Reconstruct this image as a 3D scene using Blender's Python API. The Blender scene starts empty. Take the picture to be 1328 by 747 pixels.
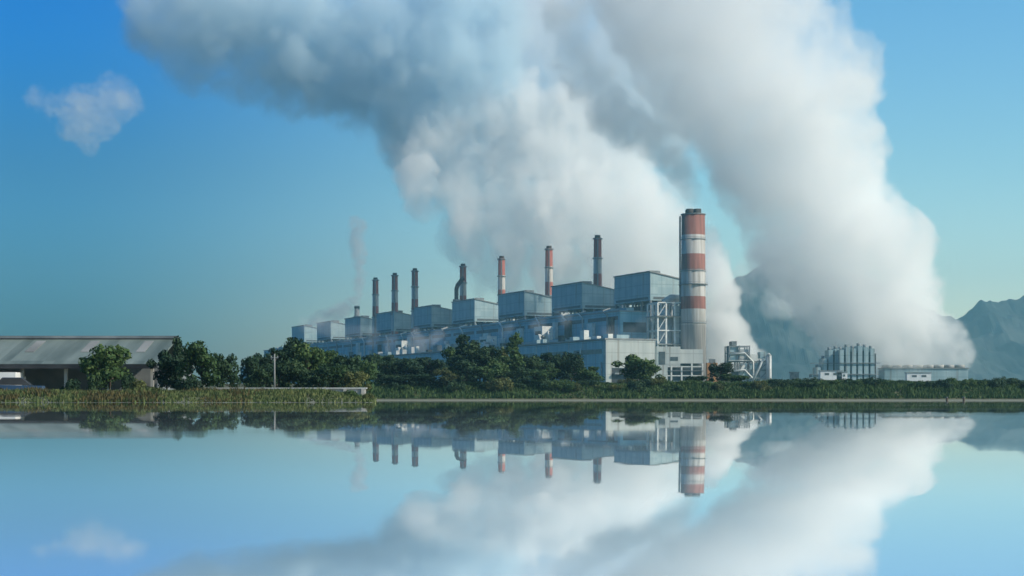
import bpy, math, random
import numpy as np
from mathutils import Vector, Matrix

S = bpy.context.scene
COL = S.collection
R = math.radians

# ------------------------------------------------------------------ camera
F = 2000.0          # focal length in pixels of the 1328 px wide photograph
HY = 519.0          # row of the horizon
ZC = 1.5            # height of the eye
cam = bpy.data.cameras.new('camera')
camo = bpy.data.objects.new('camera', cam)
COL.objects.link(camo)
camo.location = (0, 0, ZC)
camo.rotation_euler = (math.pi / 2, 0, 0)
cam.sensor_width = 36
cam.lens = 36 * F / 1328
cam.shift_y = (HY - 373.5) / 1328
cam.clip_start = 0.1
cam.clip_end = 40000
S.camera = camo

# ------------------------------------------------------------------ sky, sun, exposure
SUN_AZ, SUN_EL = 111.0, 35.0
W = bpy.data.worlds.new('World')
S.world = W
W.use_nodes = True
wn, wl = W.node_tree.nodes, W.node_tree.links
bg = wn['Background']
sky = wn.new('ShaderNodeTexSky')
sky.sky_type = 'NISHITA'
sky.sun_disc = False
sky.sun_elevation = R(SUN_EL)
sky.sun_rotation = R(SUN_AZ)
sky.air_density = 1.0
sky.dust_density = 0.4
sky.ozone_density = 4.0
hs = wn.new('ShaderNodeHueSaturation')
hs.inputs['Saturation'].default_value = 1.35
hs.inputs['Hue'].default_value = 0.5
mx = wn.new('ShaderNodeMix'); mx.data_type = 'RGBA'; mx.blend_type = 'MULTIPLY'
mx.inputs[0].default_value = 1.0
mx.inputs[7].default_value = (0.72, 1.0, 1.0, 1)
wl.new(sky.outputs[0], hs.inputs['Color'])
# the air is deeper blue high on the left, paler towards the sun on the right
tc = wn.new('ShaderNodeTexCoord'); sx = wn.new('ShaderNodeSeparateXYZ'); wl.new(tc.outputs['Generated'], sx.inputs[0])
def tint_ramp(stops):
    r = wn.new('ShaderNodeValToRGB'); r.color_ramp.interpolation = 'EASE'; e = r.color_ramp.elements
    while len(e) < len(stops): e.new(0.5)
    for k, (p_, c_) in enumerate(stops): e[k].position = p_; e[k].color = (*c_, 1)
    wl.new(sx.outputs['Z'], r.inputs[0]); return r
TINT_LEFT = [(0.0, (.08, .19, .24)), (0.13, (.27, .68, .82)), (0.25, (.0, .90, 1.35)), (0.6, (.75, 1.0, .95))]
TINT_RIGHT = [(0.0, (2.05, 1.68, 1.32)), (0.13, (2.6, 2.1, 1.55)), (0.25, (2.8, 2.15, 1.72)), (0.6, (1.0, 1.15, 1.0))]
ra, rb = tint_ramp(TINT_LEFT), tint_ramp(TINT_RIGHT)
mr = wn.new('ShaderNodeMapRange'); mr.interpolation_type = 'SMOOTHSTEP'; mr.inputs[1].default_value = -0.30; mr.inputs[2].default_value = 0.12
wl.new(sx.outputs['X'], mr.inputs[0])
tm = wn.new('ShaderNodeMix'); tm.data_type = 'RGBA'; wl.new(mr.outputs[0], tm.inputs[0]); wl.new(ra.outputs[0], tm.inputs[6]); wl.new(rb.outputs[0], tm.inputs[7])
wl.new(hs.outputs[0], mx.inputs[6])
wl.new(tm.outputs[2], mx.inputs[7])
wl.new(mx.outputs[2], bg.inputs[0])
bg.inputs[1].default_value = 0.10

sl = bpy.data.lights.new('sun', 'SUN')
sl.energy = 5.0
sl.angle = R(0.5)
sl.color = (1, 0.905, 0.745)
suno = bpy.data.objects.new('sun', sl)
COL.objects.link(suno)
sd = Vector((math.sin(R(SUN_AZ)) * math.cos(R(SUN_EL)), math.cos(R(SUN_AZ)) * math.cos(R(SUN_EL)), math.sin(R(SUN_EL))))
suno.rotation_euler = (-sd).to_track_quat('-Z', 'Y').to_euler()
suno.location = (900, 200, 900)

S.view_settings.view_transform = 'Standard'
S.view_settings.look = 'None'
S.view_settings.exposure = 0.0
S.view_settings.gamma = 1.0
S.view_settings.use_curve_mapping = False
S.cycles.use_denoising = True
S.cycles.max_bounces = 50
S.cycles.diffuse_bounces = 3
S.cycles.glossy_bounces = 3
S.cycles.transparent_max_bounces = 8
S.cycles.volume_bounces = 32
S.cycles.volume_step_rate = 1.5

HAZE = 0.000122       # density of the thin air between eye and hills

# ------------------------------------------------------------------ helpers
def px(x, y, D):
    """A point seen at column x and row y of the photograph, D metres out."""
    return Vector(((x - 664) / F * D, D, ZC + (HY - y) / F * D))

def tag(o, label=None, cat=None, group=None, kind=None):
    for k, v in (('label', label), ('category', cat), ('group', group), ('kind', kind)):
        if v: o[k] = v
    return o

def empty(name, loc, rz=0.0):
    o = bpy.data.objects.new(name, None)
    o.location = loc; o.rotation_euler = (0, 0, rz); o.empty_display_size = 1
    COL.objects.link(o)
    return o

class MB:
    def __init__(s): s.v = []; s.f = []
    def add(s, vs, fs):
        n = len(s.v); s.v += [tuple(p) for p in vs]; s.f += [tuple(i + n for i in f) for f in fs]; return s
    def box(s, x0, x1, y0, y1, z0, z1):
        return s.add([(x0,y0,z0),(x1,y0,z0),(x1,y1,z0),(x0,y1,z0),(x0,y0,z1),(x1,y0,z1),(x1,y1,z1),(x0,y1,z1)],
                     [(3,2,1,0),(4,5,6,7),(0,1,5,4),(1,2,6,5),(2,3,7,6),(3,0,4,7)])
    def hexa(s, b, t):
        return s.add(list(b) + list(t), [(3,2,1,0),(4,5,6,7),(0,1,5,4),(1,2,6,5),(2,3,7,6),(3,0,4,7)])
    def cyl(s, cx, cy, z0, z1, r0, r1=None, n=20, cap=True):
        r1 = r0 if r1 is None else r1
        vs = [(cx + r0*math.cos(2*math.pi*i/n), cy + r0*math.sin(2*math.pi*i/n), z0) for i in range(n)]
        vs += [(cx + r1*math.cos(2*math.pi*i/n), cy + r1*math.sin(2*math.pi*i/n), z1) for i in range(n)]
        fs = [(i, (i+1) % n, n + (i+1) % n, n + i) for i in range(n)]
        if cap: fs += [tuple(range(n-1, -1, -1)), tuple(range(n, 2*n))]
        return s.add(vs, fs)
    def tube(s, pts, r, n=10, r_end=None):
        pts = [Vector(p) for p in pts]; vs = []; fs = []
        for k, p in enumerate(pts):
            d = (pts[min(k+1, len(pts)-1)] - pts[max(k-1, 0)]).normalized()
            u = d.cross(Vector((0, 0, 1)))
            if u.length < 1e-3: u = Vector((1, 0, 0))
            u.normalize(); w = d.cross(u)
            rr = r if r_end is None else r + (r_end - r) * k / (len(pts) - 1)
            vs += [p + (u*math.cos(2*math.pi*i/n) + w*math.sin(2*math.pi*i/n)) * rr for i in range(n)]
        for k in range(len(pts) - 1):
            fs += [(k*n+i, k*n+(i+1) % n, (k+1)*n+(i+1) % n, (k+1)*n+i) for i in range(n)]
        fs += [tuple(range(n-1, -1, -1)), tuple(range((len(pts)-1)*n, len(pts)*n))]
        return s.add(vs, fs)
    def beam(s, a, b, w, h=None):
        a, b = Vector(a), Vector(b); h = h or w
        d = (b - a).normalized(); u = d.cross(Vector((0, 0, 1)))
        if u.length < 1e-3: u = Vector((1, 0, 0))
        u.normalize(); q = d.cross(u)
        c = lambda p: [p - u*w/2 - q*h/2, p + u*w/2 - q*h/2, p + u*w/2 + q*h/2, p - u*w/2 + q*h/2]
        return s.hexa(c(a), c(b))
    def build(s, name, mat, parent=None, smooth=False):
        me = bpy.data.meshes.new(name)
        me.from_pydata(s.v, [], s.f); me.update()
        me.materials.append(mat)
        if smooth: me.polygons.foreach_set('use_smooth', [len(p.vertices) == 4 for p in me.polygons])
        o = bpy.data.objects.new(name, me); COL.objects.link(o)
        if parent: o.parent = parent
        return o

def copy_tree(o, parent=None):
    c = o.copy(); COL.objects.link(c)
    if parent: c.parent = parent
    for ch in list(o.children): copy_tree(ch, c)
    return c

# ------------------------------------------------------------------ materials
def mat(name):
    m = bpy.data.materials.new(name); m.use_nodes = True
    return m, m.node_tree.nodes, m.node_tree.links, m.node_tree.nodes['Principled BSDF']

def mottled(name, a, b, scale=1.0, rough=0.8, detail=5, bump=0.0, stretch=(1, 1, 1), spec=0.3, metallic=0.0, coord='Object', contrast=(0.35, 0.65)):
    m, n, l, p = mat(name)
    tc = n.new('ShaderNodeTexCoord'); mp = n.new('ShaderNodeMapping'); mp.inputs['Scale'].default_value = stretch
    nz = n.new('ShaderNodeTexNoise'); nz.inputs['Scale'].default_value = scale; nz.inputs['Detail'].default_value = detail
    cr = n.new('ShaderNodeValToRGB'); e = cr.color_ramp.elements
    e[0].position, e[1].position = contrast; e[0].color = (*a, 1); e[1].color = (*b, 1)
    l.new(tc.outputs[coord], mp.inputs[0]); l.new(mp.outputs[0], nz.inputs['Vector'])
    l.new(nz.outputs[0], cr.inputs[0]); l.new(cr.outputs[0], p.inputs['Base Color'])
    p.inputs['Roughness'].default_value = rough; p.inputs['Specular IOR Level'].default_value = spec; p.inputs['Metallic'].default_value = metallic
    if bump:
        bp = n.new('ShaderNodeBump'); bp.inputs['Strength'].default_value = bump
        l.new(nz.outputs[0], bp.inputs['Height']); l.new(bp.outputs[0], p.inputs['Normal'])
    return m

def cladding(name, a, b, panel=7.0, rib=1.2, var=0.22):
    """Ribbed sheet metal in panels of uneven tone with streaks of dirt running down."""
    m, n, l, p = mat(name)
    tc = n.new('ShaderNodeTexCoord')
    mp = n.new('ShaderNodeMapping'); mp.inputs['Scale'].default_value = (0.16, 0.16, 0.025)
    nz = n.new('ShaderNodeTexNoise'); nz.inputs['Scale'].default_value = 1.0; nz.inputs['Detail'].default_value = 6
    l.new(tc.outputs['Object'], mp.inputs[0]); l.new(mp.outputs[0], nz.inputs['Vector'])
    sn = n.new('ShaderNodeVectorMath'); sn.operation = 'SNAP'; sn.inputs[1].default_value = (panel, panel, panel * 0.75)
    wh = n.new('ShaderNodeTexWhiteNoise'); wh.noise_dimensions = '3D'
    l.new(tc.outputs['Object'], sn.inputs[0]); l.new(sn.outputs[0], wh.inputs['Vector'])
    ad = n.new('ShaderNodeMath'); ad.operation = 'MULTIPLY_ADD'; ad.inputs[1].default_value = var
    l.new(wh.outputs['Value'], ad.inputs[0]); l.new(nz.outputs[0], ad.inputs[2])
    cr = n.new('ShaderNodeValToRGB'); e = cr.color_ramp.elements
    e[0].position = 0.36; e[1].position = 0.4 + 0.25 + var; e[0].color = (*a, 1); e[1].color = (*b, 1)
    l.new(ad.outputs[0], cr.inputs[0])
    # sheet joints and rusty runs
    def mth(op, a, b):
        q = n.new('ShaderNodeMath'); q.operation = op
        for i_, v_ in enumerate((a, b)):
            if isinstance(v_, (int, float)): q.inputs[i_].default_value = v_
            else: l.new(v_, q.inputs[i_])
        return q.outputs[0]
    sp = n.new('ShaderNodeSeparateXYZ'); l.new(tc.outputs['Object'], sp.inputs[0])
    jz = mth('LESS_THAN', mth('FLOORED_MODULO', sp.outputs['Z'], 8.3), 0.7)
    jx = mth('LESS_THAN', mth('FLOORED_MODULO', mth('ADD', sp.outputs['X'], sp.outputs['Y']), 10.4), 0.6)
    jf = mth('MULTIPLY', mth('MAXIMUM', jz, jx), 0.30)
    jm = n.new('ShaderNodeMix'); jm.data_type = 'RGBA'; l.new(jf, jm.inputs[0]); l.new(cr.outputs[0], jm.inputs[6]); jm.inputs[7].default_value = (a[0]*.35, a[1]*.35, a[2]*.35, 1)
    rz = n.new('ShaderNodeTexNoise'); rz.inputs['Scale'].default_value = 1.0; rz.inputs['Detail'].default_value = 5
    rm = n.new('ShaderNodeMapping'); rm.inputs['Scale'].default_value = (0.3, 0.3, 0.014); l.new(tc.outputs['Object'], rm.inputs[0]); l.new(rm.outputs[0], rz.inputs['Vector'])
    rr_ = n.new('ShaderNodeMapRange'); l.new(rz.outputs[0], rr_.inputs[0])
    for k_, v_ in ((1, .58), (2, .72), (3, 0.0), (4, .5)): rr_.inputs[k_].default_value = v_
    rx_ = n.new('ShaderNodeMix'); rx_.data_type = 'RGBA'; l.new(rr_.outputs[0], rx_.inputs[0]); l.new(jm.outputs[2], rx_.inputs[6]); rx_.inputs[7].default_value = (0.16, 0.115, 0.08, 1)
    l.new(rx_.outputs[2], p.inputs['Base Color'])
    wv = n.new('ShaderNodeTexWave'); wv.inputs['Scale'].default_value = rib; wv.bands_direction = 'DIAGONAL'
    bp = n.new('ShaderNodeBump'); bp.inputs['Strength'].default_value = 0.25
    m2 = n.new('ShaderNodeMapping'); m2.inputs['Scale'].default_value = (1, 1, 0)
    l.new(tc.outputs['Object'], m2.inputs[0]); l.new(m2.outputs[0], wv.inputs['Vector'])
    l.new(wv.outputs['Fac'], bp.inputs['Height']); l.new(bp.outputs[0], p.inputs['Normal'])
    p.inputs['Roughness'].default_value = 0.6; p.inputs['Specular IOR Level'].default_value = 0.3
    return m

def chimney_paint(name, red, whi, con):
    """Weathered red and white aviation bands measured from the chimney's own foot (150 m high)."""
    m, n, l, p = mat(name)
    tc = n.new('ShaderNodeTexCoord'); sp = n.new('ShaderNodeSeparateXYZ'); l.new(tc.outputs['Object'], sp.inputs[0])
    dv = n.new('ShaderNodeMath'); dv.operation = 'DIVIDE'; dv.inputs[1].default_value = 150.0; l.new(sp.outputs['Z'], dv.inputs[0])
    cr = n.new('ShaderNodeValToRGB'); cr.color_ramp.interpolation = 'CONSTANT'
    stops = [(0, con), (0.38, whi), (0.465, red), (0.535, whi), (0.675, red), (0.76, whi), (0.86, red), (0.985, (0.05, 0.045, 0.045, 1))]
    el = cr.color_ramp.elements
    el[0].position, el[0].color = stops[0]; el[1].position, el[1].color = stops[1]
    for pos, c in stops[2:]:
        x = el.new(pos); x.color = c
    l.new(dv.outputs[0], cr.inputs[0])
    mp = n.new('ShaderNodeMapping'); mp.inputs['Scale'].default_value = (0.5, 0.5, 0.03)
    nz = n.new('ShaderNodeTexNoise'); nz.inputs['Detail'].default_value = 7; nz.inputs['Scale'].default_value = 1.0
    l.new(tc.outputs['Object'], mp.inputs[0]); l.new(mp.outputs[0], nz.inputs['Vector'])
    c2 = n.new('ShaderNodeValToRGB'); c2.color_ramp.elements[0].position = 0.3; c2.color_ramp.elements[1].position = 0.65
    c2.color_ramp.elements[0].color = (0.55, 0.53, 0.5, 1); c2.color_ramp.elements[1].color = (1, 1, 1, 1)
    l.new(nz.outputs[0], c2.inputs[0])
    mm = n.new('ShaderNodeMix'); mm.data_type = 'RGBA'; mm.blend_type = 'MULTIPLY'; mm.inputs[0].default_value = 1
    l.new(cr.outputs[0], mm.inputs[6]); l.new(c2.outputs[0], mm.inputs[7]); l.new(mm.outputs[2], p.inputs['Base Color'])
    p.inputs['Roughness'].default_value = 0.85
    return m

def leaf_mat(name, a, b, c):
    m, n, l, p = mat(name)
    ge = n.new('ShaderNodeNewGeometry'); oi = n.new('ShaderNodeObjectInfo')
    cr = n.new('ShaderNodeValToRGB'); e = cr.color_ramp.elements
    e[0].color = (*a, 1); e[1].color = (*c, 1); e[0].position = 0.15; e[1].position = 0.95
    mid = e.new(0.55); mid.color = (*b, 1)
    ad = n.new('ShaderNodeMath'); ad.operation = 'MULTIPLY_ADD'; ad.inputs[1].default_value = 0.55
    sc = n.new('ShaderNodeMath'); sc.operation = 'MULTIPLY'; sc.inputs[1].default_value = 0.45
    l.new(oi.outputs['Random'], sc.inputs[0]); l.new(ge.outputs['Random Per Island'], ad.inputs[0]); l.new(sc.outputs[0], ad.inputs[2])
    l.new(ad.outputs[0], cr.inputs[0]); l.new(cr.outputs[0], p.inputs['Base Color'])
    p.inputs['Roughness'].default_value = 0.7; p.inputs['Specular IOR Level'].default_value = 0.2
    tr = n.new('ShaderNodeBsdfTranslucent'); ms = n.new('ShaderNodeMixShader'); ms.inputs[0].default_value = 0.25
    l.new(cr.outputs[0], tr.inputs[0]); l.new(p.outputs[0], ms.inputs[1]); l.new(tr.outputs[0], ms.inputs[2])
    l.new(ms.outputs[0], n['Material Output'].inputs['Surface'])
    return m

M = dict(
    clad=cladding('blue_grey_cladding', (0.22, 0.33, 0.37), (0.36, 0.47, 0.49)),
    clad_blue=cladding('blue_cladding', (0.13, 0.32, 0.42), (0.26, 0.48, 0.55)),
    clad_lit_end=cladding('lit_end_cladding', (0.34, 0.38, 0.37), (0.48, 0.51, 0.49)),  # sunlit paleness of the hall's end face put into the sheet colour
    clad_pale=cladding('pale_cladding', (0.38, 0.41, 0.40), (0.56, 0.58, 0.55)),
    roof=mottled('flat_roofing', (0.16, 0.17, 0.17), (0.30, 0.31, 0.31), 0.08),
    steel=mottled('painted_steel', (0.13, 0.15, 0.16), (0.24, 0.26, 0.27), 0.4, 0.6),
    dark=mottled('dark_paint_and_shade', (0.015, 0.017, 0.02), (0.05, 0.055, 0.06), 0.3),  # near black: plain dark paint, and the shade inside openings put into colour
    slats=mottled('louvre_slats', (0.04, 0.05, 0.055), (0.16, 0.18, 0.19), 1.0, stretch=(0.5, 0.5, 3)),
    glass=mottled('dusty_glazing', (0.03, 0.045, 0.055), (0.09, 0.11, 0.12), 0.2, 0.25, spec=0.5),
    duct=mottled('galvanised_duct', (0.36, 0.38, 0.38), (0.55, 0.57, 0.56), 0.2, 0.5),
    pale=mottled('pale_painted_steel', (0.55, 0.56, 0.53), (0.72, 0.72, 0.68), 0.3, 0.6),
    concrete=mottled('weathered_concrete', (0.24, 0.24, 0.22), (0.42, 0.41, 0.38), 0.35, 0.9, stretch=(1, 1, 0.2)),
    orange=mottled('orange_paint', (0.34, 0.12, 0.03), (0.50, 0.22, 0.06), 0.25, 0.7, stretch=(1, 1, 0.1)),
    chimney=chimney_paint('wide_chimney_paint', (0.28, 0.115, 0.09, 1), (0.48, 0.47, 0.45, 1), (0.36, 0.35, 0.34, 1)),
    slim_chimney=chimney_paint('slim_chimney_paint', (0.37, 0.125, 0.10, 1), (0.52, 0.51, 0.49, 1), (0.24, 0.24, 0.235, 1)),
    flue=mottled('sooty_flue', (0.02, 0.02, 0.02), (0.07, 0.065, 0.06), 0.4),
    shed_roof=None, bark=mottled('bark', (0.05, 0.04, 0.03), (0.13, 0.10, 0.075), 3.0, 0.95, stretch=(1, 1, 0.2)),
    leaf_dark=leaf_mat('dark_leaves', (0.016, 0.038, 0.022), (0.030, 0.065, 0.030), (0.061, 0.101, 0.041)),
    leaf_mid=leaf_mat('green_leaves', (0.028, 0.056, 0.022), (0.053, 0.105, 0.034), (0.105, 0.154, 0.049)),
    leaf_olive=leaf_mat('olive_leaves', (0.047, 0.061, 0.024), (0.088, 0.108, 0.038), (0.162, 0.169, 0.054)),
    reed=leaf_mat('dry_reeds', (0.075, 0.069, 0.031), (0.150, 0.125, 0.050), (0.300, 0.237, 0.100)),
    grass=leaf_mat('bank_grass', (0.045, 0.075, 0.027), (0.090, 0.128, 0.045), (0.195, 0.210, 0.083)),
    blue_paint=mottled('blue_car_paint', (0.015, 0.04, 0.09), (0.03, 0.07, 0.14), 0.6, 0.35, spec=0.5),
    white_paint=mottled('white_vehicle_paint', (0.66, 0.68, 0.68), (0.8, 0.8, 0.8), 0.4, 0.5),
    rubber=mottled('rubber', (0.015, 0.015, 0.015), (0.04, 0.04, 0.04), 2.0),
)

def roofing_sheet():
    m, n, l, p = mat('grey_roofing_sheet')
    tc = n.new('ShaderNodeTexCoord')
    sn = n.new('ShaderNodeVectorMath'); sn.operation = 'SNAP'; sn.inputs[1].default_value = (1.1, 90, 90)
    wh = n.new('ShaderNodeTexWhiteNoise'); nz = n.new('ShaderNodeTexNoise'); nz.inputs['Scale'].default_value = 0.5; nz.inputs['Detail'].default_value = 6
    mp = n.new('ShaderNodeMapping'); mp.inputs['Scale'].default_value = (1.5, 0.25, 0.25)
    l.new(tc.outputs['Object'], sn.inputs[0]); l.new(sn.outputs[0], wh.inputs['Vector'])
    l.new(tc.outputs['Object'], mp.inputs[0]); l.new(mp.outputs[0], nz.inputs['Vector'])
    ad = n.new('ShaderNodeMath'); ad.operation = 'MULTIPLY_ADD'; ad.inputs[1].default_value = 0.3
    l.new(wh.outputs['Value'], ad.inputs[0]); l.new(nz.outputs[0], ad.inputs[2])
    cr = n.new('ShaderNodeValToRGB'); e = cr.color_ramp.elements
    e[0].position = 0.35; e[1].position = 0.95; e[0].color = (0.085, 0.115, 0.105, 1); e[1].color = (0.205, 0.25, 0.23, 1)
    l.new(ad.outputs[0], cr.inputs[0]); l.new(cr.outputs[0], p.inputs['Base Color'])
    p.inputs['Roughness'].default_value = 0.55
    return m
M['shed_roof'] = roofing_sheet()

# ------------------------------------------------------------------ noise on lattices
def vnoise2(x, y, cell, seed):
    r = np.random.default_rng(seed); g = r.random((256, 256)).astype(np.float32) * 2 - 1
    u, v = x / cell, y / cell
    i, j = np.floor(u).astype(int), np.floor(v).astype(int)
    f, h = u - i, v - j; f = f*f*(3-2*f); h = h*h*(3-2*h)
    G = lambda a, b: g[a % 256, b % 256]
    return (G(i, j)*(1-f) + G(i+1, j)*f)*(1-h) + (G(i, j+1)*(1-f) + G(i+1, j+1)*f)*h

def fbm2(x, y, cell, seed, octs=4):
    o = 0; a = 1; t = 0
    for k in range(octs):
        o = o + a * vnoise2(x, y, cell / 2**k, seed + k); t += a; a *= 0.5
    return o / t

# ------------------------------------------------------------------ ground, water, hills
U0 = 1.5                              # the eye stands U0 / sqrt(distance) above the still water
GZ = ZC + 2.6                         # level of the works yard

def shore_distance(x, y):
    n1 = fbm2(x, y, 14, 3) * 1.6; n2 = fbm2(x, y, 40, 9) * 3.0
    promontory = np.minimum(y - 98 - n1, -0.088 * y + n1 * 0.5 - x)
    return np.maximum(y - 250 - n2 * 0.6, promontory)

def ground_height(x, y):
    d = shore_distance(x, y)
    far = np.clip((y - 150) / 100, 0, 1); far = far*far*(3-2*far)
    right = np.clip((x + 0.088 * y) / 8, 0, 1)
    far = np.maximum(far, right)
    top = 0.42 + 2.15 * far
    w = 4.0 + 7.0 * far
    t = np.clip(d / w, 0, 1)
    land = -0.14 + (top + 0.14) * (t*t*(3-2*t)) + fbm2(x, y, 6, 21) * 0.12 * t
    return ZC + np.where(d > 0, land, np.maximum(-0.14 + d * 0.25, -4.0))

xs = np.unique(np.concatenate([np.linspace(-6500, -400, 24), np.linspace(-400, -90, 32), np.linspace(-90, 110, 201), np.linspace(110, 400, 30), np.linspace(400, 6500, 24)]))
ys = np.unique(np.concatenate([np.linspace(-300, 90, 12), np.linspace(90, 112, 45), np.linspace(112, 240, 43), np.linspace(240, 275, 36), np.linspace(275, 600, 16), np.geomspace(600, 6200, 24)]))
Xg, Yg = np.meshgrid(xs, ys)
Zg = ground_height(Xg, Yg)
nx, ny = len(xs), len(ys)

def grid_mesh(name, X, Y, Z, m, smooth=True):
    ny, nx = X.shape
    me = bpy.data.meshes.new(name)
    idx = np.arange(nx * ny).reshape(ny, nx)
    fs = np.stack([idx[:-1, :-1], idx[:-1, 1:], idx[1:, 1:], idx[1:, :-1]], -1).reshape(-1, 4)
    me.from_pydata(np.stack([X, Y, Z], -1).reshape(-1, 3).tolist(), [], fs.tolist())
    me.polygons.foreach_set('use_smooth', [smooth] * len(me.polygons)); me.update()
    me.materials.append(m)
    o = bpy.data.objects.new(name, me); COL.objects.link(o)
    return o

def ground_mat():
    m, n, l, p = mat('bank_soil_and_turf')
    tc = n.new('ShaderNodeTexCoord'); sp = n.new('ShaderNodeSeparateXYZ'); l.new(tc.outputs['Object'], sp.inputs[0])
    nz = n.new('ShaderNodeTexNoise'); nz.inputs['Scale'].default_value = 0.35; nz.inputs['Detail'].default_value = 8
    l.new(tc.outputs['Object'], nz.inputs['Vector'])
    cr = n.new('ShaderNodeValToRGB'); e = cr.color_ramp.elements
    e[0].position = 0.35; e[1].position = 0.68; e[0].color = (0.035, 0.05, 0.022, 1); e[1].color = (0.12, 0.115, 0.055, 1)
    l.new(nz.outputs[0], cr.inputs[0])
    mr = n.new('ShaderNodeMapRange'); mr.inputs[1].default_value = ZC + 0.02; mr.inputs[2].default_value = ZC + 0.22
    l.new(sp.outputs['Z'], mr.inputs[0])
    mm = n.new('ShaderNodeMix'); mm.data_type = 'RGBA'; l.new(mr.outputs[0], mm.inputs[0])
    mm.inputs[6].default_value = (0.17, 0.18, 0.145, 1); l.new(cr.outputs[0], mm.inputs[7])
    l.new(mm.outputs[2], p.inputs['Base Color']); p.inputs['Roughness'].default_value = 0.95
    return m
tag(grid_mesh('ground', Xg, Yg, Zg, ground_mat()), 'grassy lake bank and yard behind it with a pale muddy edge', kind='structure')

wy = np.unique(np.concatenate([np.linspace(-200, 4, 10), np.geomspace(4, 330, 400)]))
wx = np.linspace(-420, 420, 8)
WX, WY = np.meshgrid(wx, wy)
WZ = np.where(WY < 4, ZC - U0 * 4**-0.5, ZC - U0 * np.maximum(WY, 4)**-0.5)
def water_mat():
    m, n, l, p = mat('still_lake_water')
    tc = n.new('ShaderNodeTexCoord'); mp = n.new('ShaderNodeMapping'); mp.inputs['Scale'].default_value = (0.5, 1.6, 1)
    nz = n.new('ShaderNodeTexNoise'); nz.inputs['Scale'].default_value = 1.2; nz.inputs['Detail'].default_value = 3
    bp = n.new('ShaderNodeBump'); bp.inputs['Strength'].default_value = 0.008; bp.inputs['Distance'].default_value = 0.05
    l.new(tc.outputs['Object'], mp.inputs[0]); l.new(mp.outputs[0], nz.inputs['Vector']); l.new(nz.outputs[0], bp.inputs['Height'])
    gl = n.new('ShaderNodeBsdfGlossy'); gl.inputs['Roughness'].default_value = 0.02; gl.inputs['Color'].default_value = (1, 1, 1, 1)
    df = n.new('ShaderNodeBsdfDiffuse'); df.inputs['Color'].default_value = (0.62, 0.80, 0.86, 1)
    m2 = n.new('ShaderNodeMapping'); m2.inputs['Scale'].default_value = (0.02, 0.22, 1)
    n2 = n.new('ShaderNodeTexNoise'); n2.inputs['Scale'].default_value = 1.0; n2.inputs['Detail'].default_value = 4
    r2 = n.new('ShaderNodeMapRange'); l.new(tc.outputs['Object'], m2.inputs[0]); l.new(m2.outputs[0], n2.inputs['Vector']); l.new(n2.outputs[0], r2.inputs[0])
    for k, v in ((1, .45), (2, .7), (3, .012), (4, .06)): r2.inputs[k].default_value = v
    l.new(r2.outputs[0], gl.inputs['Roughness'])
    ms = n.new('ShaderNodeMixShader'); fr = n.new('ShaderNodeFresnel'); fr.inputs[0].default_value = 1.33; mr = n.new('ShaderNodeMapRange'); l.new(fr.outputs[0], mr.inputs[0])
    for k, v in ((1, .3), (2, .97), (3, .24), (4, 0.0)): mr.inputs[k].default_value = v
    l.new(mr.outputs[0], ms.inputs[0])
    l.new(bp.outputs[0], gl.inputs['Normal'])
    l.new(gl.outputs[0], ms.inputs[1]); l.new(df.outputs[0], ms.inputs[2]); l.new(ms.outputs[0], n['Material Output'].inputs['Surface'])
    return m
tag(grid_mesh('water', WX, WY, WZ, water_mat()), 'mirror calm lake reflecting the plant and its steam', kind='structure')

ridge = [(860, 470), (890, 440), (910, 412), (925, 396), (934, 378), (940, 366), (952, 356), (963, 352), (985, 340), (1010, 334), (1040, 344), (1080, 352), (1130, 364), (1172, 378), (1200, 398), (1222, 412), (1240, 416), (1256, 406), (1272, 388), (1290, 391), (1305, 390), (1318, 383), (1345, 372), (1400, 365), (1480, 380), (1600, 420), (1700, 470)]
HD = 5200.0
rx = np.linspace(860, 1700, 420)
rh = np.interp(rx, [a for a, b in ridge], [(HY - b) / F * HD for a, b in ridge])
rv = np.linspace(-1, 1, 41)
HX = np.repeat(((rx - 664) / F * HD)[None, :], 41, 0)
HYY = HD + rv[:, None] * 900 + 0 * HX
prof = (1 - np.abs(rv)) ** 1.15
HZ = ZC + rh[None, :] * prof[:, None] + fbm2(HX, HYY, 180, 5, 6) * 45 * np.clip(prof[:, None], 0, 1) * (1 - prof[:, None] * 0.75) + (0.5 - np.abs(fbm2(HX, HYY, 150, 15, 5))) * 42 - 12 * np.clip(prof[:, None] * 3, 0, 1) + fbm2(HX, HYY, 40, 45, 3) * 12 * np.clip(prof[:, None] * 3, 0, 1) - 4
tag(grid_mesh('hills', HX, HYY, HZ, mottled('forested_limestone', (0.02, 0.03, 0.03), (0.07, 0.08, 0.075), 0.006, 0.95, 8), smooth=False), 'steep wooded hills far behind the plant', kind='structure')

# ------------------------------------------------------------------ the power station
AX = math.atan2(0.408, 0.913)            # the works run away to the left, 24 degrees off the line of sight
NEAR = Vector((112, 1250))               # near corner of the first boiler house
def site(s, t):
    return Vector((NEAR.x - 0.408*s + 0.913*t, NEAR.y + 0.913*s + 0.408*t, GZ))
def hz(h): return h - 2.6                # height above the eye -> height above the yard

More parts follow.
